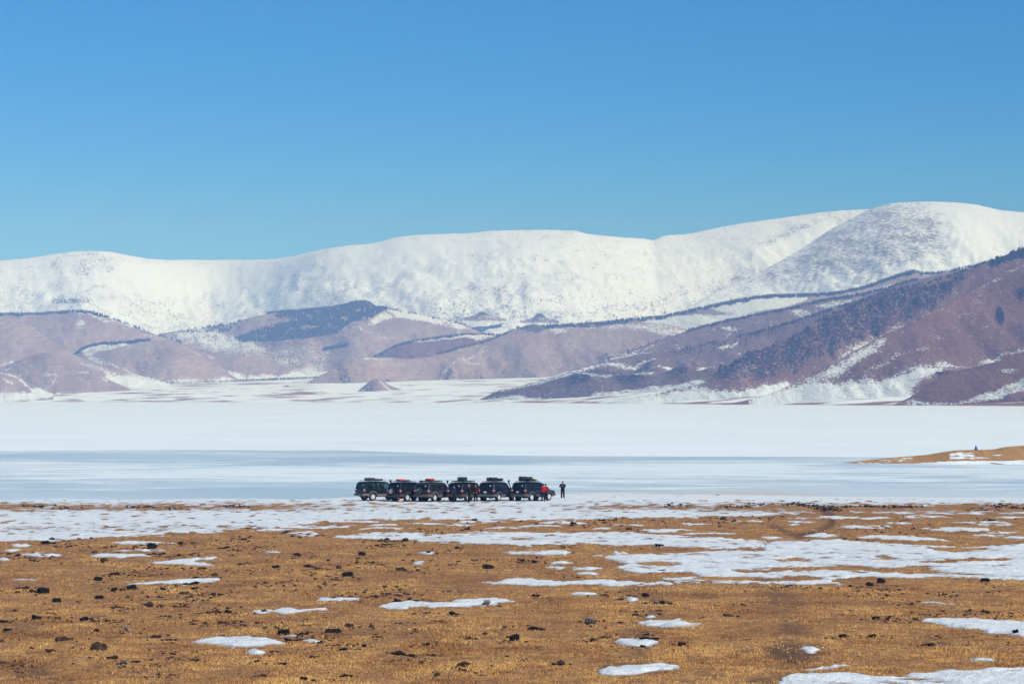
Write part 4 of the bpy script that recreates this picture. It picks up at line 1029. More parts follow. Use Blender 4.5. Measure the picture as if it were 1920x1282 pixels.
def tube(bm, p0, p1, r0, r1=None, seg=8):
    p0, p1 = Vector(p0), Vector(p1); d = p1 - p0
    M = Matrix.Translation((p0 + p1) / 2) @ d.to_track_quat('Z', 'Y').to_matrix().to_4x4()
    bmesh.ops.create_cone(bm, cap_ends=True, segments=seg, radius1=r0, radius2=r0 if r1 is None else r1, depth=d.length, matrix=M)

def lathe(bm, prof, seg=20, axis='y', off=(0, 0, 0), caps=True):
    """prof [(r, h)] turned about an axis"""
    rings = []
    for r, h in prof:
        ring = []
        for i in range(seg):
            a = 2 * math.pi * i / seg
            c, s = r * math.cos(a), r * math.sin(a)
            p = (c, h, s) if axis == 'y' else (c, s, h)
            ring.append(bm.verts.new((p[0] + off[0], p[1] + off[1], p[2] + off[2])))
        rings.append(ring)
    for a, b in zip(rings[:-1], rings[1:]):
        for i in range(seg):
            j = (i + 1) % seg
            bm.faces.new((a[i], a[j], b[j], b[i]))
    for ring, rv in ((rings[0], True), (rings[-1], False)) if caps else ():
        bm.faces.new(ring[::-1] if rv else ring)

def part(name, bm, mat, parent, bevel=0.0, smooth=False, cache=None):
    bmesh.ops.recalc_face_normals(bm, faces=bm.faces)
    if bevel:
        es = [e for e in bm.edges if len(e.link_faces) == 2 and e.calc_face_angle(0) > 0.6]
        bmesh.ops.bevel(bm, geom=es, offset=bevel, segments=2, profile=0.6, affect='EDGES', clamp_overlap=True)
    me = bpy.data.meshes.new(name); bm.to_mesh(me); bm.free()
    if smooth:
        for p in me.polygons: p.use_smooth = True
    return link(name, me, mat, parent)

def paint(name, col):
    m, nt, p = new_mat(name); b = NB(nt)
    co = b.coord('Object')
    n = b.noise(co, 3.0, 5.0, 0.6)
    z = b.nt.nodes.new('ShaderNodeSeparateXYZ'); b.lk(co, z.inputs[0])
    dirt = b.math('MULTIPLY', b.ramp(b.math('ADD', z.outputs[2], b.math('MULTIPLY', n, 0.5)), 1.05, 0.55), 0.55)   # road dust caught low on the doors
    b.lk(b.mix(dirt, col, (0.16, 0.135, 0.115)), p.inputs['Base Color'])
    p.inputs['Metallic'].default_value = 0.0; p.inputs['Specular IOR Level'].default_value = 0.2
    b.lk(b.math('MULTIPLY_ADD', dirt, 0.5, 0.32), p.inputs['Roughness'])
    p.inputs['Coat Weight'].default_value = 0.06; p.inputs['Coat Roughness'].default_value = 0.12
    return m

M_TYRE = simple('tyre_rubber', (0.012, 0.012, 0.012), 0.85, spec=0.2)
M_ALLOY = simple('alloy', (0.66, 0.67, 0.68), 0.4, metal=0.25)
M_BLACK = simple('black_plastic', (0.014, 0.015, 0.016), 0.55)
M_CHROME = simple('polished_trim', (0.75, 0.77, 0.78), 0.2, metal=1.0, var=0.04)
M_RED = simple('red_lens', (0.45, 0.012, 0.012), 0.25, spec=0.6)
M_CLEAR = simple('clear_lens', (0.75, 0.76, 0.76), 0.15, spec=0.7)
M_PLATE = simple('plate_white', (0.72, 0.72, 0.70), 0.5)
M_SEAT = simple('dark_upholstery', (0.02, 0.02, 0.022), 0.9)
M_STICK = simple('pale_sticker', (0.55, 0.58, 0.56), 0.6)

def glass(name, tint, clear):
    m, nt, p = new_mat(name); b = NB(nt)
    p.inputs['Base Color'].default_value = (*tint, 1); p.inputs['Roughness'].default_value = 0.06; p.inputs['Specular IOR Level'].default_value = 0.5
    n = b.noise(b.coord('Object'), 2.0, 2.0)
    b.lk(b.math('MULTIPLY_ADD', n, 0.05, 0.03), p.inputs['Roughness'])
    t = nt.nodes.new('ShaderNodeBsdfTransparent'); t.inputs[0].default_value = (0.75, 0.85, 0.85, 1)
    mx = nt.nodes.new('ShaderNodeMixShader'); mx.inputs[0].default_value = 1 - clear
    out = [x for x in nt.nodes if x.type == 'OUTPUT_MATERIAL'][0]
    nt.links.new(t.outputs[0], mx.inputs[1]); nt.links.new(p.outputs[0], mx.inputs[2]); nt.links.new(mx.outputs[0], out.inputs['Surface'])
    return m
M_GLASS_DARK = glass('dark_glass', (0.012, 0.014, 0.017), 0.06)
M_GLASS_CLEAR = glass('clear_glass', (0.02, 0.03, 0.03), 0.72)

WB_R, WB_F, TRACK, WR = -1.40, 1.45, 0.80, 0.40

def side_y(z):                       # half width of the cabin at height z
    return 0.93 - (z - 1.10) / 0.74 * 0.15

def wheel(parent, x, y, s, name='wheel'):
    """s: +1 left side, -1 right side (outer face points to s*y)"""
    w = empty(name, (x, y, WR)); w.parent = parent
    bm = bmesh.new()
    lathe(bm, [(0.24, -0.12), (0.33, -0.14), (0.385, -0.125), (0.40, -0.09), (0.40, 0.09), (0.385, 0.125), (0.33, 0.14), (0.24, 0.12)], 24, caps=False)
    part('tyre', bm, M_TYRE, w, smooth=True)
    bm = bmesh.new()
    lathe(bm, [(0.23, 0.02 * s), (0.25, 0.10 * s), (0.25, 0.128 * s), (0.225, 0.13 * s), (0.215, 0.06 * s)], 24, caps=False); lathe(bm, [(0.235, 0.0), (0.235, 0.012 * s)], 24)
    for k in range(6):
        a = k * math.pi / 3
        rot = Matrix.Rotation(-a, 3, 'Y')
        v = rot @ Vector((0.13, 0.095 * s, 0)); box(bm, v.x, v.y, v.z, 0.21, 0.035, 0.095, rot)
    lathe(bm, [(0.075, 0.07 * s), (0.07, 0.125 * s), (0.03, 0.13 * s)], 12)
    part('rim', bm, M_ALLOY, w)
    return w

def arch(cx, r, n=10):
    return [(cx + r * math.cos(a), WR + r * math.sin(a)) for a in [math.pi - math.pi * k / n for k in range(n + 1)]]

def suv(px, D, heading, label, body_col, clad_col, glass_mat, spare=None, snorkel=True, rack='bars', rear_boxy=False, plate=True, wheel_name='wheel', dz=0.0, ref=None):
    root = empty('parked_car', (0, 0, 0), heading)
    tag(root, label, 'car', 'off-road cars parked in a row on the lake shore')
    # put the rear right wheel under photo column px at distance D
    ca, sa = math.cos(heading), math.sin(heading)
    lx, ly = WB_R, -TRACK
    wx, wy = (px - 960) / F * D, D
    root.location = (wx - (ca * lx - sa * ly), wy - (sa * lx + ca * ly), dz)
    mp = paint('paint_' + label[:12], body_col); mc = simple('cladding_' + label[:12], clad_col, 0.6, spec=0.3)
    # lower body with open wheel arches
    bm = bmesh.new()
    rz = -2.36
    prof = [(rz, 0.62), (rz - 0.03, 0.95), (rz + 0.01, 1.10), (0.98, 1.12), (1.30, 1.11), (2.15, 1.02), (2.33, 0.95), (2.38, 0.80), (2.36, 0.60), (1.45 + 0.50, 0.46)]
    prof += [(x, z) for x, z in arch(WB_F, 0.48)[::-1] if z > 0.44] + [(WB_F - 0.50, 0.44), (WB_R + 0.50, 0.44)] + [(x, z) for x, z in arch(WB_R, 0.48)[::-1] if z > 0.44] + [(WB_R - 0.52, 0.48)]
    prism(bm, prof, -0.94, 0.94)
    body = part('body', bm, mp, root, bevel=0.045)
    # hood bulge
    bm = bmesh.new(); box(bm, 1.62, 0, 1.09, 1.15, 1.20, 0.07, Matrix.Rotation(0.075, 3, 'Y')); part('bonnet', bm, mp, root, bevel=0.03)
    # cladding: flares over the wheels and sills
    for s in (-1, 1):
        for cx in (WB_R, WB_F):
            bm = bmesh.new()
            a = [(x, z) for x, z in arch(cx, 0.56, 12)]; c = [(x, z) for x, z in arch(cx, 0.47, 12)]
            prism(bm, a + c[::-1], s * 0.90, s * 0.985)
            part('fender_flare', bm, mc, root, bevel=0.012)
        bm = bmesh.new(); prism(bm, [(WB_R + 0.55, 0.44), (WB_F - 0.55, 0.44), (WB_F - 0.56, 0.66), (WB_R + 0.56, 0.66)], s * 0.93, s * 0.962); part('side_cladding', bm, mc, root)
        bm = bmesh.new(); box(bm, 0.02, s * 0.98, 0.40, 1.75, 0.16, 0.05); part('running_board', bm, M_BLACK, root, bevel=0.01)
        bm = bmesh.new(); prism(bm, [(WB_R - 0.56, 0.50), (rz - 0.02, 0.55), (rz - 0.02, 0.74), (WB_R - 0.54, 0.70)], s * 0.93, s * 0.965); part('side_cladding', bm, mc, root)
    # cabin: roof, pillars, header rails
    bm = bmesh.new()
    rp = [(-2.18, 1.79), (-2.10, 1.86), (-1.2, 1.895), (-0.2, 1.885), (0.26, 1.845), (0.38, 1.79)]
    vs = []
    for x, z in rp:
        w = side_y(min(z, 1.84)) - (0.0 if z < 1.82 else 0.05)
        vs.append([bm.verts.new((x, -w, z - 0.02)), bm.verts.new((x, -w * 0.8, z + 0.02)), bm.verts.new((x, w * 0.8, z + 0.02)), bm.verts.new((x, w, z - 0.02)), bm.verts.new((x, w * 0.9, z - 0.07)), bm.verts.new((x, -w * 0.9, z - 0.07))])
    for a, b in zip(vs[:-1], vs[1:]):
        for i in range(6):
            bm.faces.new((a[i], a[(i + 1) % 6], b[(i + 1) % 6], b[i]))
    bm.faces.new(vs[0][::-1]); bm.faces.new(vs[-1])
    part('roof', bm, mp, root, smooth=False)
    def quad_panel(bm, pts, s, thick=0.05, proud=0.0):
        o = [(x, s * (side_y(z) + proud), z) for x, z in pts]; i = [(x, s * (side_y(z) + proud - thick), z) for x, z in pts]
        a = [bm.verts.new(p) for p in o]; b = [bm.verts.new(p) for p in i]
        bm.faces.new(a); bm.faces.new(b[::-1])
        for k in range(len(pts)):
            j = (k + 1) % len(pts); bm.faces.new((a[k], b[k], b[j], a[j]))
    zb, zt = 1.08, 1.80
    wins = [((-2.13, -1.96), (-1.12, -1.12)), ((-1.04, -1.04), (-0.16, -0.16)), ((-0.08, -0.08), (0.86, 0.36))]
    pil = [((-2.37, -2.19), (-2.13, -1.96)), ((-1.12, -1.12), (-1.04, -1.04)), ((-0.16, -0.16), (-0.08, -0.08)), ((0.86, 0.36), (1.06, 0.42))]
    for s in (-1, 1):
        for (b0, t0), (b1, t1) in pil:
            bm = bmesh.new(); quad_panel(bm, [(b0, zb), (b1, zb), (t1, zt), (t0, zt)], s, 0.06)
            part('pillar', bm, mp, root)
        bm = bmesh.new(); quad_panel(bm, [(-2.10, 1.70), (0.42, 1.70), (0.36, 1.80), (-2.14, 1.80)], s, 0.05, -0.002); part('header_rail', bm, mp, root)
        for k, ((b0, t0), (b1, t1)) in enumerate(wins):
            f = lambda b, t, z: b + (t - b) * (z - zb) / (zt - zb)
            bm = bmesh.new(); quad_panel(bm, [(f(b0, t0, 1.12), 1.12), (f(b1, t1, 1.12), 1.12), (f(b1, t1, 1.70), 1.70), (f(b0, t0, 1.70), 1.70)], s, 0.012, -0.018)
            part('window', bm, glass_mat, root)
        for dx in (-0.95, 0.0):                              # door handles and door seams
            bm = bmesh.new(); box(bm, dx + 0.12, s * 0.955, 1.0, 0.17, 0.035, 0.035); part('door_handle', bm, M_CHROME, root, bevel=0.008)
        for dx in (-1.08, -0.12, 0.92):
            bm = bmesh.new(); box(bm, dx, s * 0.9405, 0.88, 0.012, 0.006, 0.42); part('door_seam', bm, M_BLACK, root)
        bm = bmesh.new(); box(bm, 0.78, s * 1.06, 1.20, 0.10, 0.17, 0.20); tube(bm, (0.80, s * 0.9, 1.14), (0.80, s * 1.02, 1.16), 0.025); part('mirror', bm, M_BLACK, root, bevel=0.02)
    # rear glass and windscreen
    def cross(bm, x0, z0, w0, x1, z1, w1, th):
        a = [bm.verts.new(p) for p in ((x0, -w0, z0), (x0, w0, z0), (x1, w1, z1), (x1, -w1, z1))]
        b = [bm.verts.new(p) for p in ((x0 + th, -w0, z0), (x0 + th, w0, z0), (x1 + th, w1, z1), (x1 + th, -w1, z1))]
        bm.faces.new(a); bm.faces.new(b[::-1])
        for k in range(4):
            j = (k + 1) % 4; bm.faces.new((a[k], b[k], b[j], a[j]))
    bm = bmesh.new(); cross(bm, -2.345, 1.14, 0.79, -2.215, 1.70, 0.70, 0.012); part('rear_window', bm, M_GLASS_DARK, root)
    bm = bmesh.new(); cross(bm, 0.99, 1.13, 0.82, 0.46, 1.75, 0.72, 0.012); part('windscreen', bm, glass_mat if clear_of(glass_mat) else M_GLASS_CLEAR, root)
    bm = bmesh.new(); cross(bm, -2.375, 1.08, 0.90, -2.352, 1.15, 0.88, 0.03); cross(bm, -2.222, 1.695, 0.78, -2.19, 1.80, 0.76, 0.03)
    for s in (-1, 1):
        a = [(-2.37, s * 0.92, 1.08), (-2.37, s * 0.79, 1.08), (-2.205, s * 0.68, 1.80), (-2.205, s * 0.785, 1.80)]
        v = [bm.verts.new(p) for p in a]; w = [bm.verts.new((p[0] + 0.05, p[1], p[2])) for p in a]
        bm.faces.new(v); bm.faces.new(w[::-1])
        for k in range(4): bm.faces.new((v[k], w[k], w[(k + 1) % 4], v[(k + 1) % 4]))
    part('tailgate_frame', bm, mp, root)
    bm = bmesh.new(); box(bm, -2.405, 0, 0.93, 0.03, 1.32, 0.30); part('tailgate', bm, mp, root, bevel=0.02)
    # bumpers, lamps, plate
    bm = bmesh.new(); box(bm, -2.44, 0, 0.60, 0.20, 1.86, 0.24); part('rear_bumper', bm, mc, root, bevel=0.04)
    bm = bmesh.new(); box(bm, 2.40, 0, 0.60, 0.22, 1.88, 0.28); part('front_bumper', bm, mc, root, bevel=0.05)
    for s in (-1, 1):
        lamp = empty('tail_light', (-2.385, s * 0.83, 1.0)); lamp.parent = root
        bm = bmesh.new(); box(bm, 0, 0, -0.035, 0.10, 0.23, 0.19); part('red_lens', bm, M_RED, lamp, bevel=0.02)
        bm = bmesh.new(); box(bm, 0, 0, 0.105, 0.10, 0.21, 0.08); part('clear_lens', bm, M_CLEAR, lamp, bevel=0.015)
        bm = bmesh.new(); tube(bm, (-2.395, s * 0.865, 1.17), (-2.245, s * 0.80, 1.72), 0.022); part('pillar_glint', bm, M_CHROME, root)  # bright strip added to stand in for the sky glint on the rear pillar
        bm = bmesh.new(); box(bm, 2.34, s * 0.70, 0.90, 0.10, 0.36, 0.17); part('headlight', bm, M_CLEAR, root, bevel=0.03)
    bm = bmesh.new(); box(bm, 2.38, 0, 0.88, 0.05, 0.95, 0.20); part('grille', bm, M_CHROME, root, bevel=0.01)
    if plate:
        bm = bmesh.new(); box(bm, -2.425, 0.12 if spare is None else 0.45, 0.93, 0.012, 0.34, 0.16); part('license_plate', bm, M_PLATE, root)
    bm = bmesh.new(); box(bm, -2.305, -0.42, 1.56, 0.012, 0.16, 0.12, Matrix.Rotation(0.22, 3, 'Y')); part('sticker', bm, M_STICK, root)
    # running gear
    for x in (WB_R, WB_F):
        for s in (-1, 1):
            wheel(root, x, s * TRACK, s)
    bm = bmesh.new(); box(bm, 0, 0, 0.46, 4.2, 1.1, 0.20)
    for x in (WB_R, WB_F): tube(bm, (x, -0.72, WR), (x, 0.72, WR), 0.07)
    box(bm, WB_R, 0, WR, 0.3, 0.3, 0.26); part('chassis', bm, M_BLACK, root)
    # seats
    for x, ys in ((0.05, (-0.4, 0.4)), (-0.95, (-0.45, 0.0, 0.45))):
        for y in ys:
            bm = bmesh.new(); box(bm, x, y, 0.98, 0.5, 0.44, 0.16); box(bm, x - 0.24, y, 1.26, 0.14, 0.42, 0.56, Matrix.Rotation(-0.15, 3, 'Y')); box(bm, x - 0.31, y, 1.60, 0.09, 0.24, 0.16)
            part('seat', bm, M_SEAT, root, bevel=0.03)
    bm = bmesh.new(); tube(bm, (0.62, 0.40, 1.12), (0.66, 0.40, 1.18), 0.18, 0.18, 14); box(bm, 0.82, 0, 1.06, 0.3, 1.5, 0.16); part('dashboard', bm, M_SEAT, root)
    # roof rack
    if rack:
        mr = M_CHROME if rack == 'silver' else M_BLACK
        for s in (-1, 1):
            bm = bmesh.new(); tube(bm, (-2.0, s * 0.66, 1.985), (0.15, s * 0.66, 1.985), 0.022)
            for x in (-2.0, -1.3, -0.6, 0.15): tube(bm, (x, s * 0.66, 1.86), (x, s * 0.66, 1.985), 0.02)
            part('roof_rail', bm, mr, root)
        for x in (-1.9, -1.45, -1.0, -0.55, -0.1):
            bm = bmesh.new(); box(bm, x, 0, 1.99, 0.05, 1.32, 0.03); part('rack_bar', bm, M_BLACK, root)
        if rack == 'basket':
            bm = bmesh.new()
            for s in (-1, 1): box(bm, -0.9, s * 0.66, 2.04, 2.15, 0.02, 0.05)
            box(bm, 0.17, 0, 2.04, 0.02, 1.30, 0.05); box(bm, -1.97, 0, 2.04, 0.02, 1.30, 0.05)
            part('rack_fence', bm, M_BLACK, root)
    if snorkel:
        bm = bmesh.new(); tube(bm, (1.15, -0.99, 1.05), (0.62, -0.93, 1.80), 0.045); tube(bm, (0.62, -0.93, 1.78), (0.60, -0.93, 1.90), 0.06); tube(bm, (0.60, -0.93, 1.88), (0.66, -0.93, 2.05), 0.115, 0.10, 10)
        part('snorkel', bm, M_BLACK, root)
    if spare:
        w = empty('spare_wheel', (-2.56, 0.18, 1.03)); w.parent = root; w.rotation_euler = (0, 0, math.pi / 2)
        bm = bmesh.new(); lathe(bm, [(0.24, -0.12), (0.37, -0.12), (0.395, -0.08), (0.395, 0.08), (0.37, 0.12), (0.24, 0.12)], 22, caps=False); part('tyre', bm, M_TYRE, w, smooth=True)
        bm = bmesh.new()
        if spare == 'rim':
            lathe(bm, [(0.23, 0.05), (0.24, 0.125), (0.215, 0.13), (0.205, 0.07)], 22, caps=False); lathe(bm, [(0.235, 0.0), (0.235, 0.012)], 22)
            for k in range(6):
                a = k * math.pi / 3; rot = Matrix.Rotation(-a, 3, 'Y'); v = rot @ Vector((0.12, 0.10, 0)); box(bm, v.x, v.y, v.z, 0.19, 0.03, 0.07, rot)
            part('rim', bm, M_ALLOY, w)
        else:
            lathe(bm, [(0.36, 0.122), (0.34, 0.145), (0.05, 0.15)], 22); part('wheel_cover', bm, simple('green_cover', (0.035, 0.06, 0.045), 0.5), w)
            bm = bmesh.new()
            for a0 in range(0, 5):
                a = 0.5 + a0 * 0.32; box(bm, 0.19 * math.cos(a), 0.153, 0.19 * math.sin(a), 0.10, 0.01, 0.05, Matrix.Rotation(-a - 1.2, 3, 'Y'))
            part('cover_emblem', bm, M_STICK, w)
    return root

def clear_of(m): return m is M_GLASS_CLEAR

G0 = 0.222      # packed snow level under the wheels
CARS = []
_c = [  # px of rear right wheel, distance, heading, label, paint, cladding, glass, spare, snorkel, rack
    (698.5, 320.6, 33, 'leftmost dark green car seen side on with pale alloy wheels', (0.008, 0.014, 0.015), (0.14, 0.135, 0.12), M_GLASS_CLEAR, None, True, 'silver', False),
    (762.6, 318.0, 50, 'black car with an uncovered spare wheel on its back door', (0.006, 0.008, 0.009), (0.055, 0.055, 0.05), M_GLASS_DARK, 'rim', True, 'silver', False),
    (814.0, 317.6, 54, 'dark grey car with a green covered spare wheel, third from the left', (0.034, 0.035, 0.042), (0.13, 0.115, 0.095), M_GLASS_DARK, 'cover', True, 'basket', True),
    (876.0, 317.8, 57, 'dark car half hidden by people standing behind it, fourth from the left', (0.010, 0.011, 0.011), (0.07, 0.066, 0.058), M_GLASS_DARK, None, False, 'basket', True),
    (933.8, 318.6, 62, 'dark blue car with white license plate, second from the right', (0.007, 0.013, 0.025), (0.11, 0.115, 0.12), M_GLASS_DARK, None, True, 'bars', True),
    (995.5, 318.8, 52, 'rightmost dark blue car with the person in red at its door', (0.007, 0.014, 0.026), (0.10, 0.105, 0.11), M_GLASS_DARK, None, False, 'bars', True),
]
for px_, D_, hd, lab, bc, cc, gm, sp, sn, rk, pl in _c:
    CARS.append(suv(px_, D_, R(hd), lab, bc, cc, gm, spare=sp, snorkel=sn, rack=rk, plate=pl, dz=G0))

def on_car(i, x, y, z, dy=0.0):
    c = CARS[i]; a = c.rotation_euler[2]
    return (c.location.x + math.cos(a) * x - math.sin(a) * y, c.location.y + math.sin(a) * x + math.cos(a) * y, c.location.z + z), a

def soft_bag(name, label, cat, car, x, y, z, size, col, seed=0, group='luggage on the car roofs', rz=0.0):
    bm = bmesh.new()
    bmesh.ops.create_cube(bm, size=1.0)
    bmesh.ops.subdivide_edges(bm, edges=bm.edges, cuts=3, use_grid_fill=True)
    rnd = random.Random(seed)
    for v in bm.verts:
        q = v.co.copy(); r = max(abs(q.x), abs(q.y), abs(q.z)) * 2
        sph = q.normalized() * 0.56
        v.co = q.lerp(sph, 0.42) + Vector((rnd.uniform(-1, 1), rnd.uniform(-1, 1), rnd.uniform(-1, 1))) * 0.02
        v.co = Vector((v.co.x * size[0], v.co.y * size[1], v.co.z * size[2]))
    o = empty(name, (0, 0, 0)); loc, a = on_car(car, x, y, z)
    o.location = loc; o.rotation_euler = (0, 0, a + rz)
    bmesh.ops.translate(bm, verts=bm.verts, vec=(0, 0, size[2] * 0.45))
    part('shell', bm, simple(name + '_fabric', col, 0.8, spec=0.2), o, smooth=True)
    for sx in (-0.25, 0.25):
        bm = bmesh.new(); box(bm, sx * size[0], 0, size[2] * 0.45, 0.04, size[1] * 1.02, size[2] * 1.02); part('strap', bm, M_BLACK, o, bevel=0.02)
    return tag(o, label, cat, group)

def hard_case(label, car, x, y, z, size, col, rz=0.0, name='roof_case'):
    o = empty(name, (0, 0, 0)); loc, a = on_car(car, x, y, z); o.location = loc; o.rotation_euler = (0, 0, a + rz)
    m = simple(name + '_plastic', col, 0.5)
    bm = bmesh.new(); box(bm, 0, 0, size[2] * 0.36, size[0], size[1], size[2] * 0.70); part('tub', bm, m, o, bevel=0.035)
    bm = bmesh.new(); box(bm, 0, 0, size[2] * 0.86, size[0] * 1.03, size[1] * 1.03, size[2] * 0.26); part('lid', bm, m, o, bevel=0.035)
    for s in (-1, 1):
        bm = bmesh.new(); box(bm, -size[0] * 0.52, s * size[1] * 0.28, size[2] * 0.72, 0.02, 0.07, 0.10); part('latch', bm, M_ALLOY, o)
    return tag(o, label, 'case', 'luggage on the car roofs')

RZ = 2.008
hard_case('black case on the roof of the leftmost car', 0, -1.25, 0.0, RZ, (0.72, 0.9, 0.26), (0.02, 0.024, 0.026))
soft_bag('roof_bag', 'dark bag beside the red one on the leftmost car', 'bag', 0, -0.45, -0.1, RZ, (0.42, 0.5, 0.16), (0.02, 0.02, 0.035), 1)
soft_bag('roof_bag', 'small dark red bag on the roof of the leftmost car', 'bag', 0, 0.02, 0.0, RZ, (0.34, 0.5, 0.15), (0.22, 0.012, 0.02), 2)
soft_bag('roof_bag', 'bright orange red bag on the car with the bare spare wheel', 'bag', 1, -1.2, 0.2, RZ, (0.7, 0.75, 0.2), (0.60, 0.055, 0.03), 3)
soft_bag('roof_bag', 'small grey bag next to the orange red one', 'bag', 1, -0.75, -0.3, RZ, (0.4, 0.45, 0.13), (0.10, 0.085, 0.075), 4)
soft_bag('roof_bag', 'red bag on the roof of the third car from the left', 'bag', 2, -0.9, 0.1, RZ, (0.6, 0.85, 0.26), (0.50, 0.02, 0.02), 5)
hard_case('grey green case on the roof of the fourth car from the left', 3, -1.15, -0.05, RZ, (0.55, 0.85, 0.42), (0.035, 0.04, 0.038))
hard_case('dark case on the roof of the second car from the right', 4, -1.2, 0.0, RZ, (0.55, 0.95, 0.36), (0.018, 0.022, 0.024))
soft_bag('roof_bag', 'dark bundle in front of the case on the second car from the right', 'bag', 4, -0.2, -0.2, RZ, (0.9, 0.7, 0.26), (0.018, 0.02, 0.028), 6)
hard_case('big dark case on the roof of the rightmost car', 5, -1.25, 0.38, RZ, (0.55, 0.62, 0.44), (0.02, 0.025, 0.026))
hard_case('second dark case beside the big one on the rightmost car', 5, -1.1, -0.36, RZ, (0.5, 0.5, 0.42), (0.016, 0.018, 0.02))
soft_bag('roof_bag', 'dark low bundle on the rightmost car roof', 'bag', 5, -0.35, 0.0, RZ, (0.55, 0.7, 0.2), (0.02, 0.022, 0.03), 7)
soft_bag('roof_bag', 'small pale yellow bag on the rightmost car roof', 'bag', 5, 0.0, -0.3, RZ, (0.24, 0.34, 0.17), (0.62, 0.42, 0.14), 8)

# ================================================================== PEOPLE
def skin_mesh(name, verts, edges, radii, sub=1):
    me = bpy.data.meshes.new(name + '_cage'); me.from_pydata(verts, edges, [])
    ob = bpy.data.objects.new(name + '_cage', me); COL.objects.link(ob)
    md = ob.modifiers.new('skin', 'SKIN'); md.use_smooth_shade = True
    sv = me.skin_vertices[0].data if me.skin_vertices else None
    if sv is None:
        bm = bmesh.new(); bm.from_mesh(me); bm.verts.layers.skin.verify(); bm.to_mesh(me); bm.free(); sv = me.skin_vertices[0].data
    for i, r in enumerate(radii):
        sv[i].radius = (r, r) if not isinstance(r, tuple) else r
        sv[i].use_root = (i == 0)
    ss = ob.modifiers.new('sub', 'SUBSURF'); ss.levels = sub; ss.render_levels = sub
    dg = bpy.context.evaluated_depsgraph_get(); dg.update()
    out = bpy.data.meshes.new_from_object(ob.evaluated_get(dg))
    out.name = name
    bpy.data.objects.remove(ob); bpy.data.meshes.remove(me)
    for p in out.polygons: p.use_smooth = True
    return out

M_SKIN = simple('skin', (0.42, 0.25, 0.18), 0.6, spec=0.3)
M_HAIR = simple('dark_hair', (0.012, 0.010, 0.009), 0.6)
M_EYE = simple('eye', (0.03, 0.025, 0.02), 0.2)

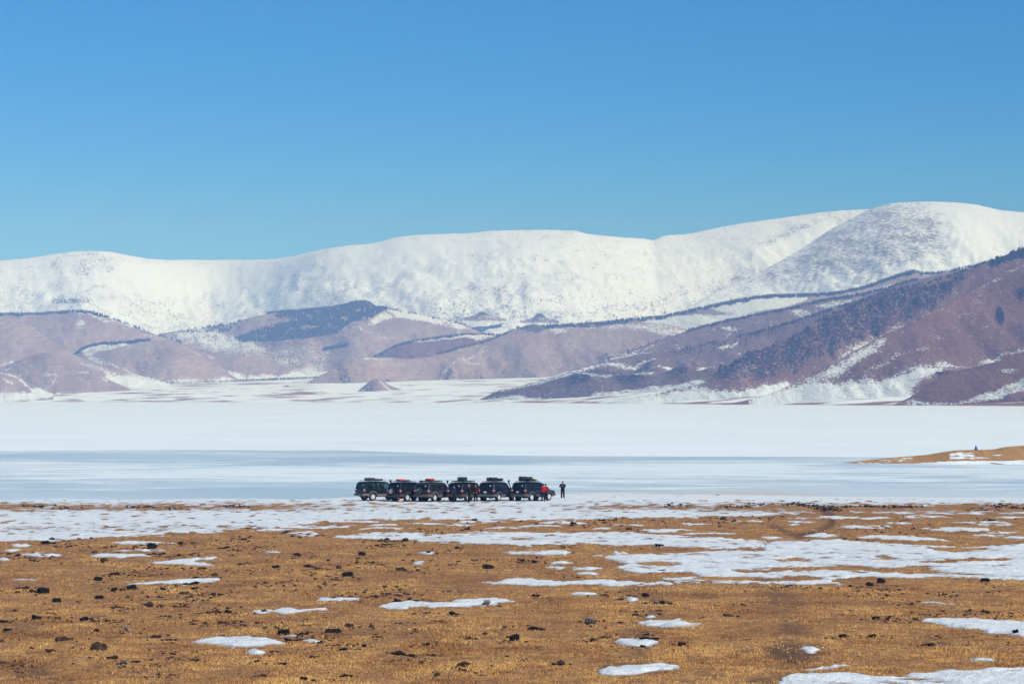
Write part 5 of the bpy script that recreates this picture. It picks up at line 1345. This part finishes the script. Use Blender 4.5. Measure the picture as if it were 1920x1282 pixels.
def person(loc, facing, label, jacket, trousers, hat=None, hood=None, height=1.74, arms='down', stride=0.06, lean=0.0, coat_len=0.86, turn=0.0):
    """local frame: +y the way the person faces, feet at the origin"""
    k = height / 1.74
    sh = 0.185
    def hand(side):
        s = side
        S = (s * sh, 0.0 + lean * 0.4, 1.43)
        if arms == 'chest': E, W = (s * 0.30, 0.08, 1.20), (s * 0.10, 0.27, 1.30)
        elif arms == 'reach': E, W = (s * 0.23, 0.20 + lean, 1.20), (s * 0.16, 0.44 + lean, 1.16)
        elif arms == 'pocket': E, W = (s * 0.31, -0.05, 1.16), (s * 0.19, 0.10, 0.98)
        else: E, W = (s * 0.25, -0.02, 1.15), (s * 0.25, 0.07, 0.90)
        return S, E, W
    V = [(0, 0, 0.96), (0, lean * 0.15, 1.12), (0, lean * 0.35, 1.32), (0, lean * 0.45, 1.44), (0, lean * 0.5 + 0.01, 1.51), (0, lean * 0.55 + 0.02, 1.57), (0, lean * 0.6 + 0.025, 1.64), (0, lean * 0.6 + 0.015, 1.71)]
    Rr = [(0.15, 0.11), (0.135, 0.10), (0.165, 0.115), (0.12, 0.09), 0.056, (0.075, 0.085), (0.082, 0.10), (0.06, 0.07)]
    E = [(i, i + 1) for i in range(7)]
    def add(p, r, parent):
        V.append(p); Rr.append(r); E.append((parent, len(V) - 1)); return len(V) - 1
    limbs = {}
    for s in (-1, 1):
        S, Eb, W = hand(s)
        a = add(S, 0.066, 3); b = add(Eb, 0.047, a); c = add(W, 0.034, b)
        d = Vector(W) - Vector(Eb); d.normalize(); side = d.cross(Vector((0, 0, 1)))
        if side.length < 0.1: side = Vector((1, 0, 0))
        side.normalize()
        pm = Vector(W) + d * 0.06
        h = add(tuple(pm), (0.038, 0.022), c)
        for f, (off, ln) in enumerate(((-0.030, 0.075), (-0.010, 0.09), (0.010, 0.085), (0.030, 0.065))):
            base = pm + d * 0.03 + side * off
            f1 = add(tuple(base), 0.0095, h)
            f2 = add(tuple(base + d * ln * 0.55), 0.009, f1)
            add(tuple(base + d * ln * 0.85 + Vector((0, 0, -0.02))), 0.008, f2)
        th = add(tuple(pm - d * 0.01 + side * (0.045 * -s)), 0.010, h)
        add(tuple(pm + d * 0.03 + side * (0.062 * -s)), 0.009, th)
        fy = stride * s
        hp = add((s * 0.09, 0.0, 0.90), 0.098, 0); kn = add((s * 0.105, fy * 0.5 + 0.015, 0.50), 0.060, hp); an = add((s * 0.11, fy - 0.02, 0.09), 0.044, kn); add((s * 0.125, fy + 0.13, 0.045), 0.040, an)
        limbs[s] = (S, Eb, W, (s * 0.09, 0, 0.90), (s * 0.105, fy * 0.5 + 0.015, 0.50), (s * 0.11, fy - 0.02, 0.09), (s * 0.125, fy + 0.14, 0.05))
    V = [(x * k, y * k, z * k) for x, y, z in V]
    o = link('person', skin_mesh('person', V, E, Rr), M_SKIN)
    o.location = loc; o.rotation_euler = (0, 0, facing)
    tag(o, label, 'person', 'people gathered round the parked cars')
    mj = simple('jacket_' + label[-10:], jacket, 0.8, spec=0.2, var=0.25); mt = simple('trousers_' + label[-10:], trousers, 0.85, spec=0.2, var=0.2)
    # jacket
    jv = [(0, 0, coat_len - 0.06), (0, lean * 0.1, 1.08), (0, lean * 0.35, 1.32), (0, lean * 0.46, 1.45), (0, lean * 0.5, 1.53)]
    jr = [(0.225, 0.18), (0.215, 0.17), (0.24, 0.185), (0.175, 0.14), (0.115, 0.115)]
    je = [(0, 1), (1, 2), (2, 3), (3, 4)]
    for s in (-1, 1):
        S, Eb, W = limbs[s][:3]
        n = len(jv); jv += [S, Eb, W]; jr += [0.108, 0.090, 0.074]; je += [(3, n), (n, n + 1), (n + 1, n + 2)]
    link('jacket', skin_mesh('jacket', [(x * k, y * k, z * k) for x, y, z in jv], je, jr), mj, o)
    tv = [(0, 0, 0.98)]; tr = [(0.15, 0.125)]; te = []
    for s in (-1, 1):
        n = len(tv); tv += [limbs[s][3], limbs[s][4], limbs[s][5]]; tr += [0.122, 0.098, 0.088]; te += [(0, n), (n, n + 1), (n + 1, n + 2)]
    link('trousers', skin_mesh('trousers', [(x * k, y * k, z * k) for x, y, z in tv], te, tr), mt, o)
    for s in (-1, 1):
        a, t = limbs[s][5], limbs[s][6]
        bv = [(a[0], a[1], 0.18), (a[0], a[1] - 0.01, 0.07), (a[0], a[1] + 0.08, 0.055), (t[0], t[1], 0.05)]
        link('boot', skin_mesh('boot', [(x * k, y * k, z * k) for x, y, z in bv], [(0, 1), (1, 2), (2, 3)], [0.062, 0.062, 0.05, 0.045]), M_BLACK, o)
    hy = lean * 0.6 + 0.025
    for s in (-1, 1):
        bm = bmesh.new(); bmesh.ops.create_icosphere(bm, subdivisions=1, radius=0.011, matrix=Matrix.Translation((s * 0.032 * k, (hy + 0.093) * k, 1.645 * k))); part('eye', bm, M_EYE, o)
        bm = bmesh.new(); bmesh.ops.create_icosphere(bm, subdivisions=1, radius=0.028, matrix=Matrix.Translation((s * 0.083 * k, hy * k, 1.63 * k)) @ Matrix.Diagonal((0.4, 0.8, 1.2, 1))); part('ear', bm, M_SKIN, o)
    bm = bmesh.new(); tube(bm, (0, (hy + 0.085) * k, 1.645 * k), (0, (hy + 0.115) * k, 1.60 * k), 0.010, 0.018, 6); part('nose', bm, M_SKIN, o)
    bm = bmesh.new(); box(bm, 0, (hy + 0.088) * k, 1.565 * k, 0.045, 0.012, 0.012); part('mouth', bm, simple('lips', (0.30, 0.12, 0.10), 0.6), o)
    bm = bmesh.new()
    bmesh.ops.create_uvsphere(bm, u_segments=14, v_segments=10, radius=0.112 * k, matrix=Matrix.Translation((0, (hy - 0.015) * k, 1.675 * k)) @ Matrix.Diagonal((0.92, 1.05, 1.0, 1)))
    cut = [v for v in bm.verts if v.co.z < 1.60 * k or (v.co.y > (hy + 0.055) * k and v.co.z < 1.70 * k)]
    bmesh.ops.delete(bm, geom=cut, context='VERTS')
    part('hat' if hat else ('hood' if hood else 'hair'), bm, simple('headwear_' + label[-8:], hat or hood, 0.85) if (hat or hood) else M_HAIR, o, smooth=True)
    return o

def at_ground(px, D, z=G0):
    return ((px - 960) / F * D, D, z)

DARK = (0.010, 0.011, 0.014)
person(at_ground(851.5, 315.6), R(70), 'person in dark blue jacket standing at the back of the fourth car', (0.010, 0.020, 0.060), DARK, hat=(0.02, 0.022, 0.03), height=1.66, arms='reach')
person(at_ground(879.5, 315.4), R(95), 'person in black with tan fur hood between the fourth and fifth cars', (0.008, 0.010, 0.018), DARK, hood=(0.30, 0.20, 0.13), height=1.74, arms='pocket', coat_len=0.74)
person(at_ground(892.0, 316.0), R(150), 'person in dark red and black facing the one with the fur hood', (0.045, 0.010, 0.016), DARK, hat=(0.010, 0.012, 0.014), height=1.76, arms='pocket')
person(at_ground(1018.5, 318.4), R(-15), 'person in bright red jacket seen from behind at the rightmost car', (0.42, 0.010, 0.022), (0.010, 0.013, 0.028), hat=(0.018, 0.014, 0.02), height=1.72, arms='reach', lean=0.06)
person(at_ground(1023.0, 319.2), R(-40), 'dark haired person in a darker red jacket beside the bright red one', (0.20, 0.008, 0.016), (0.012, 0.012, 0.016), height=1.70, arms='reach')
person(at_ground(1055.0, 326.5, 0.20), R(165), 'person all in black standing alone right of the cars, hands raised to chest', (0.009, 0.010, 0.012), (0.007, 0.008, 0.010), hood=(0.010, 0.011, 0.013), height=1.78, arms='chest')

# bright bag under the second car
def ground_bag():
    x, y, z = at_ground(750.5, 316.6)
    o = empty('canvas_bag', (x, y, z), 0.4)
    bm = bmesh.new(); bmesh.ops.create_cube(bm, size=1.0); bmesh.ops.subdivide_edges(bm, edges=bm.edges, cuts=2, use_grid_fill=True)
    for v in bm.verts:
        q = v.co.lerp(v.co.normalized() * 0.55, 0.45); v.co = Vector((q.x * 0.36, q.y * 0.26, q.z * 0.20 + 0.085))
    part('shell', bm, simple('orange_canvas', (0.75, 0.27, 0.03), 0.8), o, smooth=True)
    bm = bmesh.new(); box(bm, 0, 0, 0.19, 0.14, 0.02, 0.03); part('handle', bm, M_BLACK, o)
    tag(o, 'small bright orange bag on the snow under the second car', 'bag')
ground_bag()

# cone of poles wrapped in blue cloth on the spit
def cairn():
    h = HILLS['spit']
    i = int(round((1829.5 - h['px'][0]) / 2.0))
    x, y, z = h['X'][6, i], h['Y'][6, i], h['Z'][6, i]
    o = empty('prayer_cairn', (x, y, z - 0.03))
    rnd = random.Random(5)
    for k in range(9):
        a = k / 9 * 2 * math.pi + rnd.uniform(-0.2, 0.2)
        bm = bmesh.new(); r0 = 0.26 + rnd.uniform(-0.04, 0.05)
        tube(bm, (r0 * math.cos(a), r0 * math.sin(a), 0), (-0.03 * math.cos(a), -0.03 * math.sin(a), 0.80 + rnd.uniform(-0.1, 0.06)), 0.018, 0.012, 6)
        part('pole', bm, simple('grey_wood', (0.10, 0.08, 0.07), 0.9) if k == 0 else bpy.data.materials['grey_wood'], o)
    bm = bmesh.new()
    rings = []
    for zz, rr in ((0.14, 0.265), (0.26, 0.235), (0.36, 0.19), (0.48, 0.15), (0.60, 0.095), (0.70, 0.075), (0.78, 0.03)):
        ring = []
        for s in range(14):
            a = s / 14 * 2 * math.pi; q = rr * (1 + 0.14 * math.sin(3 * a + zz * 9) + rnd.uniform(-0.06, 0.06))
            ring.append(bm.verts.new((q * math.cos(a), q * math.sin(a), zz + rnd.uniform(-0.02, 0.02))))
        rings.append(ring)
    for a, b in zip(rings[:-1], rings[1:]):
        for s in range(14): bm.faces.new((a[s], a[(s + 1) % 14], b[(s + 1) % 14], b[s]))
    bm.faces.new(rings[-1])
    part('blue_cloth', bm, simple('blue_silk', (0.010, 0.050, 0.30), 0.6, var=0.3), o)
    for k in range(12):
        a = k / 12 * 2 * math.pi; bm = bmesh.new()
        bmesh.ops.create_icosphere(bm, subdivisions=1, radius=rnd.uniform(0.06, 0.10), matrix=Matrix.Translation((0.30 * math.cos(a), 0.30 * math.sin(a), 0.05)) @ Matrix.Diagonal((1, 1, 0.8, 1)))
        part('stone', bm, bpy.data.materials.get('cairn_stone') or simple('cairn_stone', (0.03, 0.032, 0.035), 0.9), o)
    tag(o, 'small cone of poles wrapped in blue cloth on the grassy spit', 'cairn')
cairn()

# ================================================================== STONES AND CLODS IN THE GRASS
def clod_mesh(seed, lumps, flat):
    rnd = random.Random(seed); bm = bmesh.new()
    for k in range(lumps):
        sc = 1.0 if k == 0 else rnd.uniform(0.45, 0.8)
        off = (0, 0, 0) if k == 0 else (rnd.uniform(-0.75, 0.75), rnd.uniform(-0.4, 0.4), rnd.uniform(-0.1, 0.12))
        M = Matrix.Translation(off) @ Matrix.Rotation(rnd.uniform(0, 6), 4, 'Z') @ Matrix.Diagonal((0.5 * sc, 0.42 * sc, 0.5 * flat * sc, 1))
        vs = bmesh.ops.create_icosphere(bm, subdivisions=2 if lumps == 1 else 1, radius=1.0, matrix=M)['verts']
        for v in vs:
            v.co += Vector((rnd.uniform(-1, 1), rnd.uniform(-1, 1), rnd.uniform(-1, 1))) * (0.13 if lumps == 1 else 0.19) * sc
    xs = [v.co.x for v in bm.verts]; w = max(xs) - min(xs); zmin = min(v.co.z for v in bm.verts)
    for v in bm.verts:
        v.co.x /= w; v.co.y /= w; v.co.z = (v.co.z - zmin * 0.55) / w
    me = bpy.data.meshes.new('stone'); bm.to_mesh(me); bm.free()
    return me

def stone_mat(name, a, b_):
    m, nt, p = new_mat(name); b = NB(nt)
    n = b.noise(b.coord('Object'), 5.0, 5.0, 0.7)
    b.lk(b.mix(b.ramp(n, 0.35, 0.68), a, b_), p.inputs['Base Color'])
    b.lk(b.bump(n, 0.8, 0.1), p.inputs['Normal'])
    p.inputs['Roughness'].default_value = 0.92; p.inputs['Specular IOR Level'].default_value = 0.15
    return m
M_STONE = {'d': stone_mat('dark_stone', (0.006, 0.006, 0.007), (0.022, 0.017, 0.013)), 'b': stone_mat('brown_stone', (0.022, 0.014, 0.010), (0.10, 0.062, 0.038)),
           'p': stone_mat('pale_stone', (0.10, 0.088, 0.085), (0.34, 0.30, 0.29)), 'g': stone_mat('blue_grey_stone', (0.05, 0.058, 0.068), (0.12, 0.13, 0.14))}
SHAPES = {}
for key in M_STONE:
    SHAPES[key] = []
    for s, (l, f) in enumerate(((1, 0.75), (1, 0.55), (1, 0.9), (2, 0.6), (3, 0.5), (3, 0.42), (2, 0.8))):
        me = clod_mesh(40 + s * 7 + len(SHAPES) * 3, l, f); me.materials.append(M_STONE[key]); SHAPES[key].append(me)

# the ones that can be told apart: photo column, row of the foot, width in pixels, shape, tone, label
NAMED = [
    (1845, 1091, 18, 2, 'd', 'black boulder on the lower edge of the wide right hand snow field'),
    (1237, 1024, 18, 3, 'd', 'black lump on the lower edge of the long level snow sheet'),
    (1006, 1178, 29, 1, 'd', 'largest black stone in the near central grass'),
    (966, 1201, 18, 2, 'd', 'pointed black stone left of and below the largest central one'),
    (1108, 1170, 21, 1, 'g', 'flat blue grey stone right of the largest central one'),
    (1278, 1209, 15, 0, 'd', 'black stone alone right of the dirty melting snow'),
    (1220, 1201, 34, 4, 'd', 'cluster of black clods on the dirty melting snow'),
    (1135, 1196, 30, 5, 'b', 'dark ridge of clods left of the dirty melting snow'),
    (1240, 1131, 34, 5, 'd', 'low dark clod at the puddle with the snow scrap'),
    (1366, 1155, 23, 5, 'b', 'long low dark clod in the yellow grass right of the crusted mound'),
    (1903, 1189, 12, 0, 'd', 'black stone lying on the snow tongue at the right edge'),
    (1630, 1098, 14, 0, 'd', 'black stone under the lower tip of the wide right hand field'),
    (1655, 1108, 20, 5, 'b', 'long dark clod below the black stone at the wide field'),
    (1793, 1117, 17, 3, 'g', 'grey stone in the right grass above the thin snow line'),
    (1655, 989, 11, 2, 'p', 'pale wedge shaped rock at the end of a snow patch'),
    (1712, 991, 8, 0, 'd', 'black stone at the left tip of the long upper right snow strip'),
    (82, 1112, 22, 2, 'd', 'tallest dark stone in a row near the left edge'),
    (39, 1103, 28, 3, 'd', 'broad dark clod at the left end of the row'),
    (62, 1110, 14, 0, 'd', 'middle dark stone of the row near the left edge'),
    (33, 1112, 10, 0, 'd', 'smallest dark stone of the row near the left edge'),
    (107, 1129, 16, 2, 'd', 'rounded dark stone with a brown base below the left row'),
    (120, 1201, 31, 1, 'b', 'big rounded brown black stone in the lower left grass'),
    (187, 1218, 32, 2, 'b', 'big dark brown rock below the rounded one in the lower left'),
    (242, 1181, 28, 3, 'p', 'pale cracked stone in the lower left grass'),
    (292, 1195, 24, 1, 'b', 'flat brownish stone between the pale stone and the biggest snow patch'),
    (5, 1168, 26, 1, 'd', 'dark stone cut by the left edge of the view'),
    (69, 1161, 18, 0, 'd', 'dark oval stone right of the one cut by the left edge'),
    (160, 1163, 16, 2, 'd', 'dark stone between the oval one and the pale cracked one'),
    (356, 1095, 30, 4, 'd', 'dark clods lying on the long thin left snow sliver'),
    (400, 1116, 30, 5, 'd', 'wide black clod below the long thin left snow sliver'),
    (345, 1114, 24, 5, 'b', 'low brown clod left of the wide black one'),
    (303, 1105, 24, 5, 'd', 'narrow dark clod under the long thin snow sliver'),
    (335, 1138, 24, 4, 'd', 'peaked dark clods in the middle of the left grass'),
    (216, 1105, 12, 0, 'd', 'left dark stone of a trio below the thin snow sliver'),
    (248, 1104, 17, 2, 'd', 'right dark stone of the trio below the thin snow sliver'),
    (232, 1105, 12, 5, 'b', 'low middle clod of the trio below the thin snow sliver'),
    (550, 1201, 38, 4, 'd', 'long black clod at the right tip of the biggest lower left patch'),
    (533, 1188, 21, 2, 'd', 'black stone above the right tip of the biggest lower left patch'),
    (565, 1189, 26, 5, 'd', 'flat black clod right of the stone above the biggest patch'),
    (622, 1186, 32, 3, 'd', 'largest black clod right of the biggest lower left patch'),
    (519, 1220, 25, 3, 'd', 'dark stone below the right tip of the biggest lower left patch'),
    (644, 1218, 13, 0, 'd', 'round black stone alone right of the broken snow scrap'),
    (745, 1227, 27, 1, 'd', 'oval black stone in the bottom middle grass'),
    (772, 1231, 12, 0, 'd', 'round black stone right of the oval one in the bottom middle'),
    (814, 1230, 10, 0, 'd', 'small round black stone farthest right of the oval bottom one'),
    (532, 1246, 15, 0, 'd', 'round black stone with a twig in the bottom left'),
    (592, 1231, 20, 3, 'd', 'dark stone at the end of a low clod in the bottom left'),
    (913, 1133, 16, 0, 'p', 'grey brown stone lying on the double snow patch'),
    (653, 1080, 20, 2, 'd', 'pointed black stone in the grass below the vehicles'),
    (913, 1067, 21, 2, 'd', 'peaked black clod in the central grass'),
    (678, 1042, 14, 2, 'd', 'black stone in the grass below the second car'),
    (752, 1068, 19, 1, 'b', 'oval brown stone in the central left grass'),
    (518, 1064, 17, 1, 'd', 'dark capped stone with a rim of snow in the left grass'),
    (577, 1063, 15, 0, 'd', 'dark stone right of the one rimmed with snow'),
    (598, 1068, 17, 1, 'b', 'rough brown stone in the group below the leftmost car'),
    (297, 1041, 32, 4, 'd', 'dark clods at the right end of the long left snow streak'),
    (338, 1042, 22, 5, 'd', 'low dark clod right of the long left snow streak'),
    (418, 1028, 24, 4, 'd', 'heap of black clods in the upper left grass'),
    (285, 1027, 18, 2, 'd', 'dark stone above the long left snow streak'),
    (92, 1020, 34, 5, 'd', 'row of dark clods on the snow scrap below the left shore'),
    (216, 1078, 19, 1, 'd', 'right one of two dark flat stones below the left streaks'),
    (197, 1078, 19, 5, 'd', 'left one of two dark flat stones below the left streaks'),
    (490, 1267, 24, 5, 'd', 'long dark clod at the bottom edge left of centre'),
    (570, 1275, 15, 0, 'd', 'dark stone with a snow scrap at the bottom edge'),
    (841, 1109, 20, 5, 'g', 'flat grey stone above the double snow patch'),
    (1000, 1117, 24, 5, 'd', 'dark flat clod with snow under the ragged strip'),
    (235, 1246, 24, 3, 'p', 'pale weathered clod at the bottom left'),
    (256, 1241, 17, 1, 'd', 'dark clod touching the pale weathered one'),
    (365, 1239, 22, 5, 'b', 'low brown tussock clod below the biggest lower left patch'),
    (320, 1266, 24, 5, 'd', 'low black clod at the bottom edge of the left grass'),
]
SMALL = '''98,1012,10 132,1016,8 148,1011,8 172,1015,9 130,1025,12 197,1028,10 253,1025,12 221,1035,10 178,1036,12 339,1019,10 368,1018,16 436,1010,8 451,1011,12 470,981,8 440,1030,8 448,1032,10 81,1042,12 35,1041,10 99,1044,8 18,1038,10 64,1052,14 195,1052,14 255,1074,12 272,1074,8 378,1068,18 403,1079,12 470,1070,8 365,1038,8 330,1062,8 465,1056,7 290,1066,6 277,1066,5
537,997,9 545,997,6 565,1002,11 486,1026,14 635,1065,10 634,1082,10 571,1074,10 585,1040,8 557,1042,12 713,1016,10 707,1024,8 720,1022,10 736,1021,10 761,1013,12 726,1013,10 803,1038,8 832,1036,8 857,1028,8 899,1052,8 843,1060,10 783,1069,8 795,1050,6 715,1059,6 795,1074,8 890,977,10 876,993,12 787,994,8 802,997,8 690,1052,5
1008,982,14 1075,983,12 1099,981,9 1178,993,14 1128,977,14 1153,976,9 1245,977,12 1355,974,13 1376,978,11 1057,1027,11 1085,1083,13 1240,1071,13 1002,1054,10 980,1052,9
1605,991,9 1700,1001,7 1585,1011,9 1695,977,9 1693,968,8 1860,976,15 1650,1093,15 1455,1097,9 1482,1098,8 1537,1104,9 1680,1099,9 1854,1110,9 1443,973,8
186,1122,16 185,1088,15 370,1083,14 388,1082,7 331,1097,8 365,1105,16 418,1115,11 355,1121,15 240,1121,10 276,1120,10 282,1137,15 303,1137,15 221,1139,18 97,1150,17 95,1158,9 135,1157,11 174,1165,8 110,1159,16 239,1164,8 219,1170,9 319,1157,10 428,1141,12 428,1150,13 440,1150,10 406,1150,7 391,1149,8 365,1165,12 385,1168,9 418,1167,17 409,1163,7 455,1172,9 438,1169,8 182,1183,10 15,1183,17 316,1200,15 3,1202,12 94,1222,17 390,1218,13 418,1192,10 323,1227,11 333,1236,11 210,1235,24 10,1244,18 38,1243,9 296,1265,11 26,1253,6 292,1243,9
497,1095,7 526,1093,13 553,1107,13 591,1087,7 607,1095,6 612,1096,9 722,1100,9 750,1105,12 652,1112,10 728,1114,13 743,1115,9 759,1113,6 699,1119,15 659,1120,9 783,1126,11 768,1125,7 635,1118,7 745,1128,14 494,1148,12 574,1160,9 513,1170,9 535,1169,8 578,1173,14 482,1169,8 613,1195,10 630,1196,8 590,1205,9 601,1205,12 656,1207,9 683,1211,9 712,1193,11 482,1240,12 585,1275,12 651,1269,22 655,1174,18 751,1168,9 697,1177,10 777,1180,10 946,1177,11 878,1197,17 909,1191,10 958,1202,9 801,1210,13 819,1210,11 790,1245,15 868,1249,24 905,1245,10 906,1267,12 820,1265,11 868,1258,13 799,1151,9 849,1152,20 827,1164,11
1129,1116,15 1209,1119,13 1164,1124,10 1113,1200,15 1213,1191,13 1204,1213,11 1190,1153,13 1238,1152,12 1163,1169,11 1359,1108,8 1395,1135,7 1052,1246,15 980,1238,15 1406,1198,9
1622,1120,8 1663,1116,8 1770,1115,11 1697,1132,9 1708,1134,11 1725,1152,14 1752,1155,9 1809,1154,9 1818,1147,8 1842,1149,8 1895,1152,9 1880,1155,7 1873,1162,8 1642,1160,14 1662,1160,9 1678,1164,10 1695,1161,7 1756,1193,9 1635,1195,17 1580,1195,15 1740,1210,26 1812,1211,7 1915,1210,9'''
def put_stone(i, px, py, w, shape, tone):
    x, y, z = ground_point(px, py)
    z += float(hummocks(np.array([x]), np.array([y]))[0])
    pg = int(np.clip(round((px - G_PX[0]) / 4.0), 0, len(G_PX) - 1)); ig = int(np.clip(np.searchsorted(G_Y, y), 0, len(G_Y) - 1))
    z = max(z, float(zbase(np.array([x]), np.array([y]))[0] + SNOW_TOP[ig, pg]))
    o = link('stone', SHAPES[tone][shape])
    s = w * y / F * 1.12
    o.location = (x, y, z - 0.05 * s)
    o.scale = (s, s * random.uniform(0.8, 1.2), s * random.uniform(0.55, 0.9))
    o.rotation_euler = (random.uniform(-0.15, 0.15), random.uniform(-0.12, 0.12), random.choice((0, math.pi)) + random.uniform(-0.35, 0.35))
    return o
for i, (a, b_, w, sh_, tn, lab) in enumerate(NAMED):
    tag(put_stone(i, a, b_, w, sh_, tn), lab, 'stone', 'larger stones and clods in the dry grass')
for i, tok in enumerate(SMALL.split()):
    a, b_, w = (float(v) for v in tok.split(','))
    o = put_stone(i, a, b_, w, random.choice((0, 1, 2, 3, 4, 5, 6)), random.choice('dddddbbbb'))
    if b_ < 1085:
        tag(o, 'small dark stone in the grass between the shore snow and the middle snow fields', 'stone', 'small dark stones of the farther grass')
    else:
        tag(o, 'small dark stone scattered in the near dry grass', 'stone', 'small dark stones of the nearer grass')

# crumbs of dung and earth strewn in drifts between the stones: too many and too small to count
def crumbs():
    rng = np.random.default_rng(77)
    cl = np.array([(float(t.split(',')[0]), float(t.split(',')[1])) for t in SMALL.split()] + [(q[0], q[1]) for q in NAMED])
    n = 5200
    k = rng.integers(0, len(cl), n)
    px = cl[k, 0] + rng.normal(0, 24, n); py = np.clip(cl[k, 1] + rng.normal(0, 3.5, n), 965, 1288)
    sh = np.array([(1485, 946), (1505, 946), (1535, 949), (1550, 952), (1560, 957), (1600, 949), (1640, 949), (1690, 951), (1705, 949), (1420, 945), (1380, 951), (1880, 947), (1900, 952), (1840, 955), (1270, 948), (60, 948), (260, 950), (330, 952), (120, 953), (450, 948)], float)
    ks = rng.integers(0, len(sh), 900)
    px = np.concatenate([px, sh[ks, 0] + rng.normal(0, 16, 900)]); py = np.concatenate([py, sh[ks, 1] + rng.normal(0, 1.3, 900)]); n = len(px)
    y = y_of_py(py); x = (px - 960) / F * y
    h = hummocks(x, y); z = zbase(x, y) + h
    pg = np.clip(np.round((px - G_PX[0]) / 4.0).astype(int), 0, len(G_PX) - 1); ig = np.clip(np.searchsorted(G_Y, y), 0, len(G_Y) - 1)
    ok = ((SNOW_TOP[ig, pg] < h - 0.02) | (py < 962)) & (px > -100) & (px < 2020)
    z = np.maximum(z, zbase(x, y) + np.where(py < 962, SNOW_TOP[ig, pg], -1))
    x, y, z = x[ok], y[ok], z[ok]; n = len(x)
    w = (1.4 + 5.5 * rng.random(n) ** 2.5) * y / F * 0.5 + 0.008
    ico = np.array([(0, 0, 1), (0.9, 0, 0.2), (0.28, 0.85, 0.2), (-0.72, 0.52, 0.2), (-0.72, -0.52, 0.2), (0.28, -0.85, 0.2), (0, 0, -0.4)])
    f = np.array([(0, 1, 2), (0, 2, 3), (0, 3, 4), (0, 4, 5), (0, 5, 1), (6, 2, 1), (6, 3, 2), (6, 4, 3), (6, 5, 4), (6, 1, 5)])
    V = ico[None] * (1 + rng.uniform(-0.35, 0.35, (n, 7, 1)))
    V = V * np.stack([w * rng.uniform(0.8, 1.9, n), w, w * rng.uniform(0.45, 0.9, n)], -1)[:, None, :] + np.stack([x, y, z + 0.2 * w], -1)[:, None, :]
    fq = (f[None] + (np.arange(n) * 7)[:, None, None]).reshape(-1, 3)
    tag(link('debris', mesh_np('debris', V.reshape(-1, 3), fq, smooth=False), M_STONE['d']), 'fine dark crumbs of dung and earth strewn through the dry grass', 'debris', kind='stuff')
crumbs()

# a few tall dry stalks
for k, (a, b_, hgt, ln, lab) in enumerate(((792, 1137, 0.42, 0.30, 'tall straw coloured stalk leaning over the double snow patch'), (1785, 1157, 0.22, 0.5, 'bent dry stalk above the snow tongue'), (163, 1204, 0.20, 0.3, 'pale dry stalk beside the big rounded stone'))):
    x, y, z = ground_point(a, b_)
    o = empty('dry_stalk', (x, y, z)); tag(o, lab, 'stalk')
    bm = bmesh.new(); tube(bm, (0, 0, 0), (hgt * ln * 0.5, 0, hgt * 0.6), 0.010, 0.008, 6); tube(bm, (hgt * ln * 0.5, 0, hgt * 0.6), (hgt * ln, 0, hgt), 0.008, 0.004, 6); part('stem', bm, bpy.data.materials.get('straw') or simple('straw', (0.55, 0.36, 0.13), 0.8), o)
    bm = bmesh.new(); tube(bm, (hgt * ln * 0.95, 0, hgt * 0.95), (hgt * ln * 1.1, 0, hgt * 1.1), 0.014, 0.004, 6); part('seed_head', bm, bpy.data.materials['straw'], o)

# ================================================================== AIR
def haze():
    bm = bmesh.new()
    x0, x1, y0, y1, z0, z1 = -14500, 14500, -900, 14600, -2.4, 790
    bmesh.ops.create_cube(bm, size=1.0, matrix=Matrix.Translation(((x0 + x1) / 2, (y0 + y1) / 2, (z0 + z1) / 2)) @ Matrix.Diagonal((x1 - x0, y1 - y0, z1 - z0, 1)))
    me = bpy.data.meshes.new('haze'); bm.to_mesh(me); bm.free()
    m = bpy.data.materials.new('air'); m.use_nodes = True; nt = m.node_tree; nt.nodes.clear()
    out = nt.nodes.new('ShaderNodeOutputMaterial'); v = nt.nodes.new('ShaderNodeVolumePrincipled')
    v.inputs['Color'].default_value = (*HAZE_COLOR, 1); v.inputs['Density'].default_value = HAZE_DENSITY; v.inputs['Anisotropy'].default_value = -0.45
    v.inputs['Absorption Color'].default_value = (1, 1, 1, 1)
    nt.links.new(v.outputs[0], out.inputs['Volume'])
    tag(link('haze', me, m), 'thin blue air softening the distant hills', 'haze', kind='stuff')
haze()
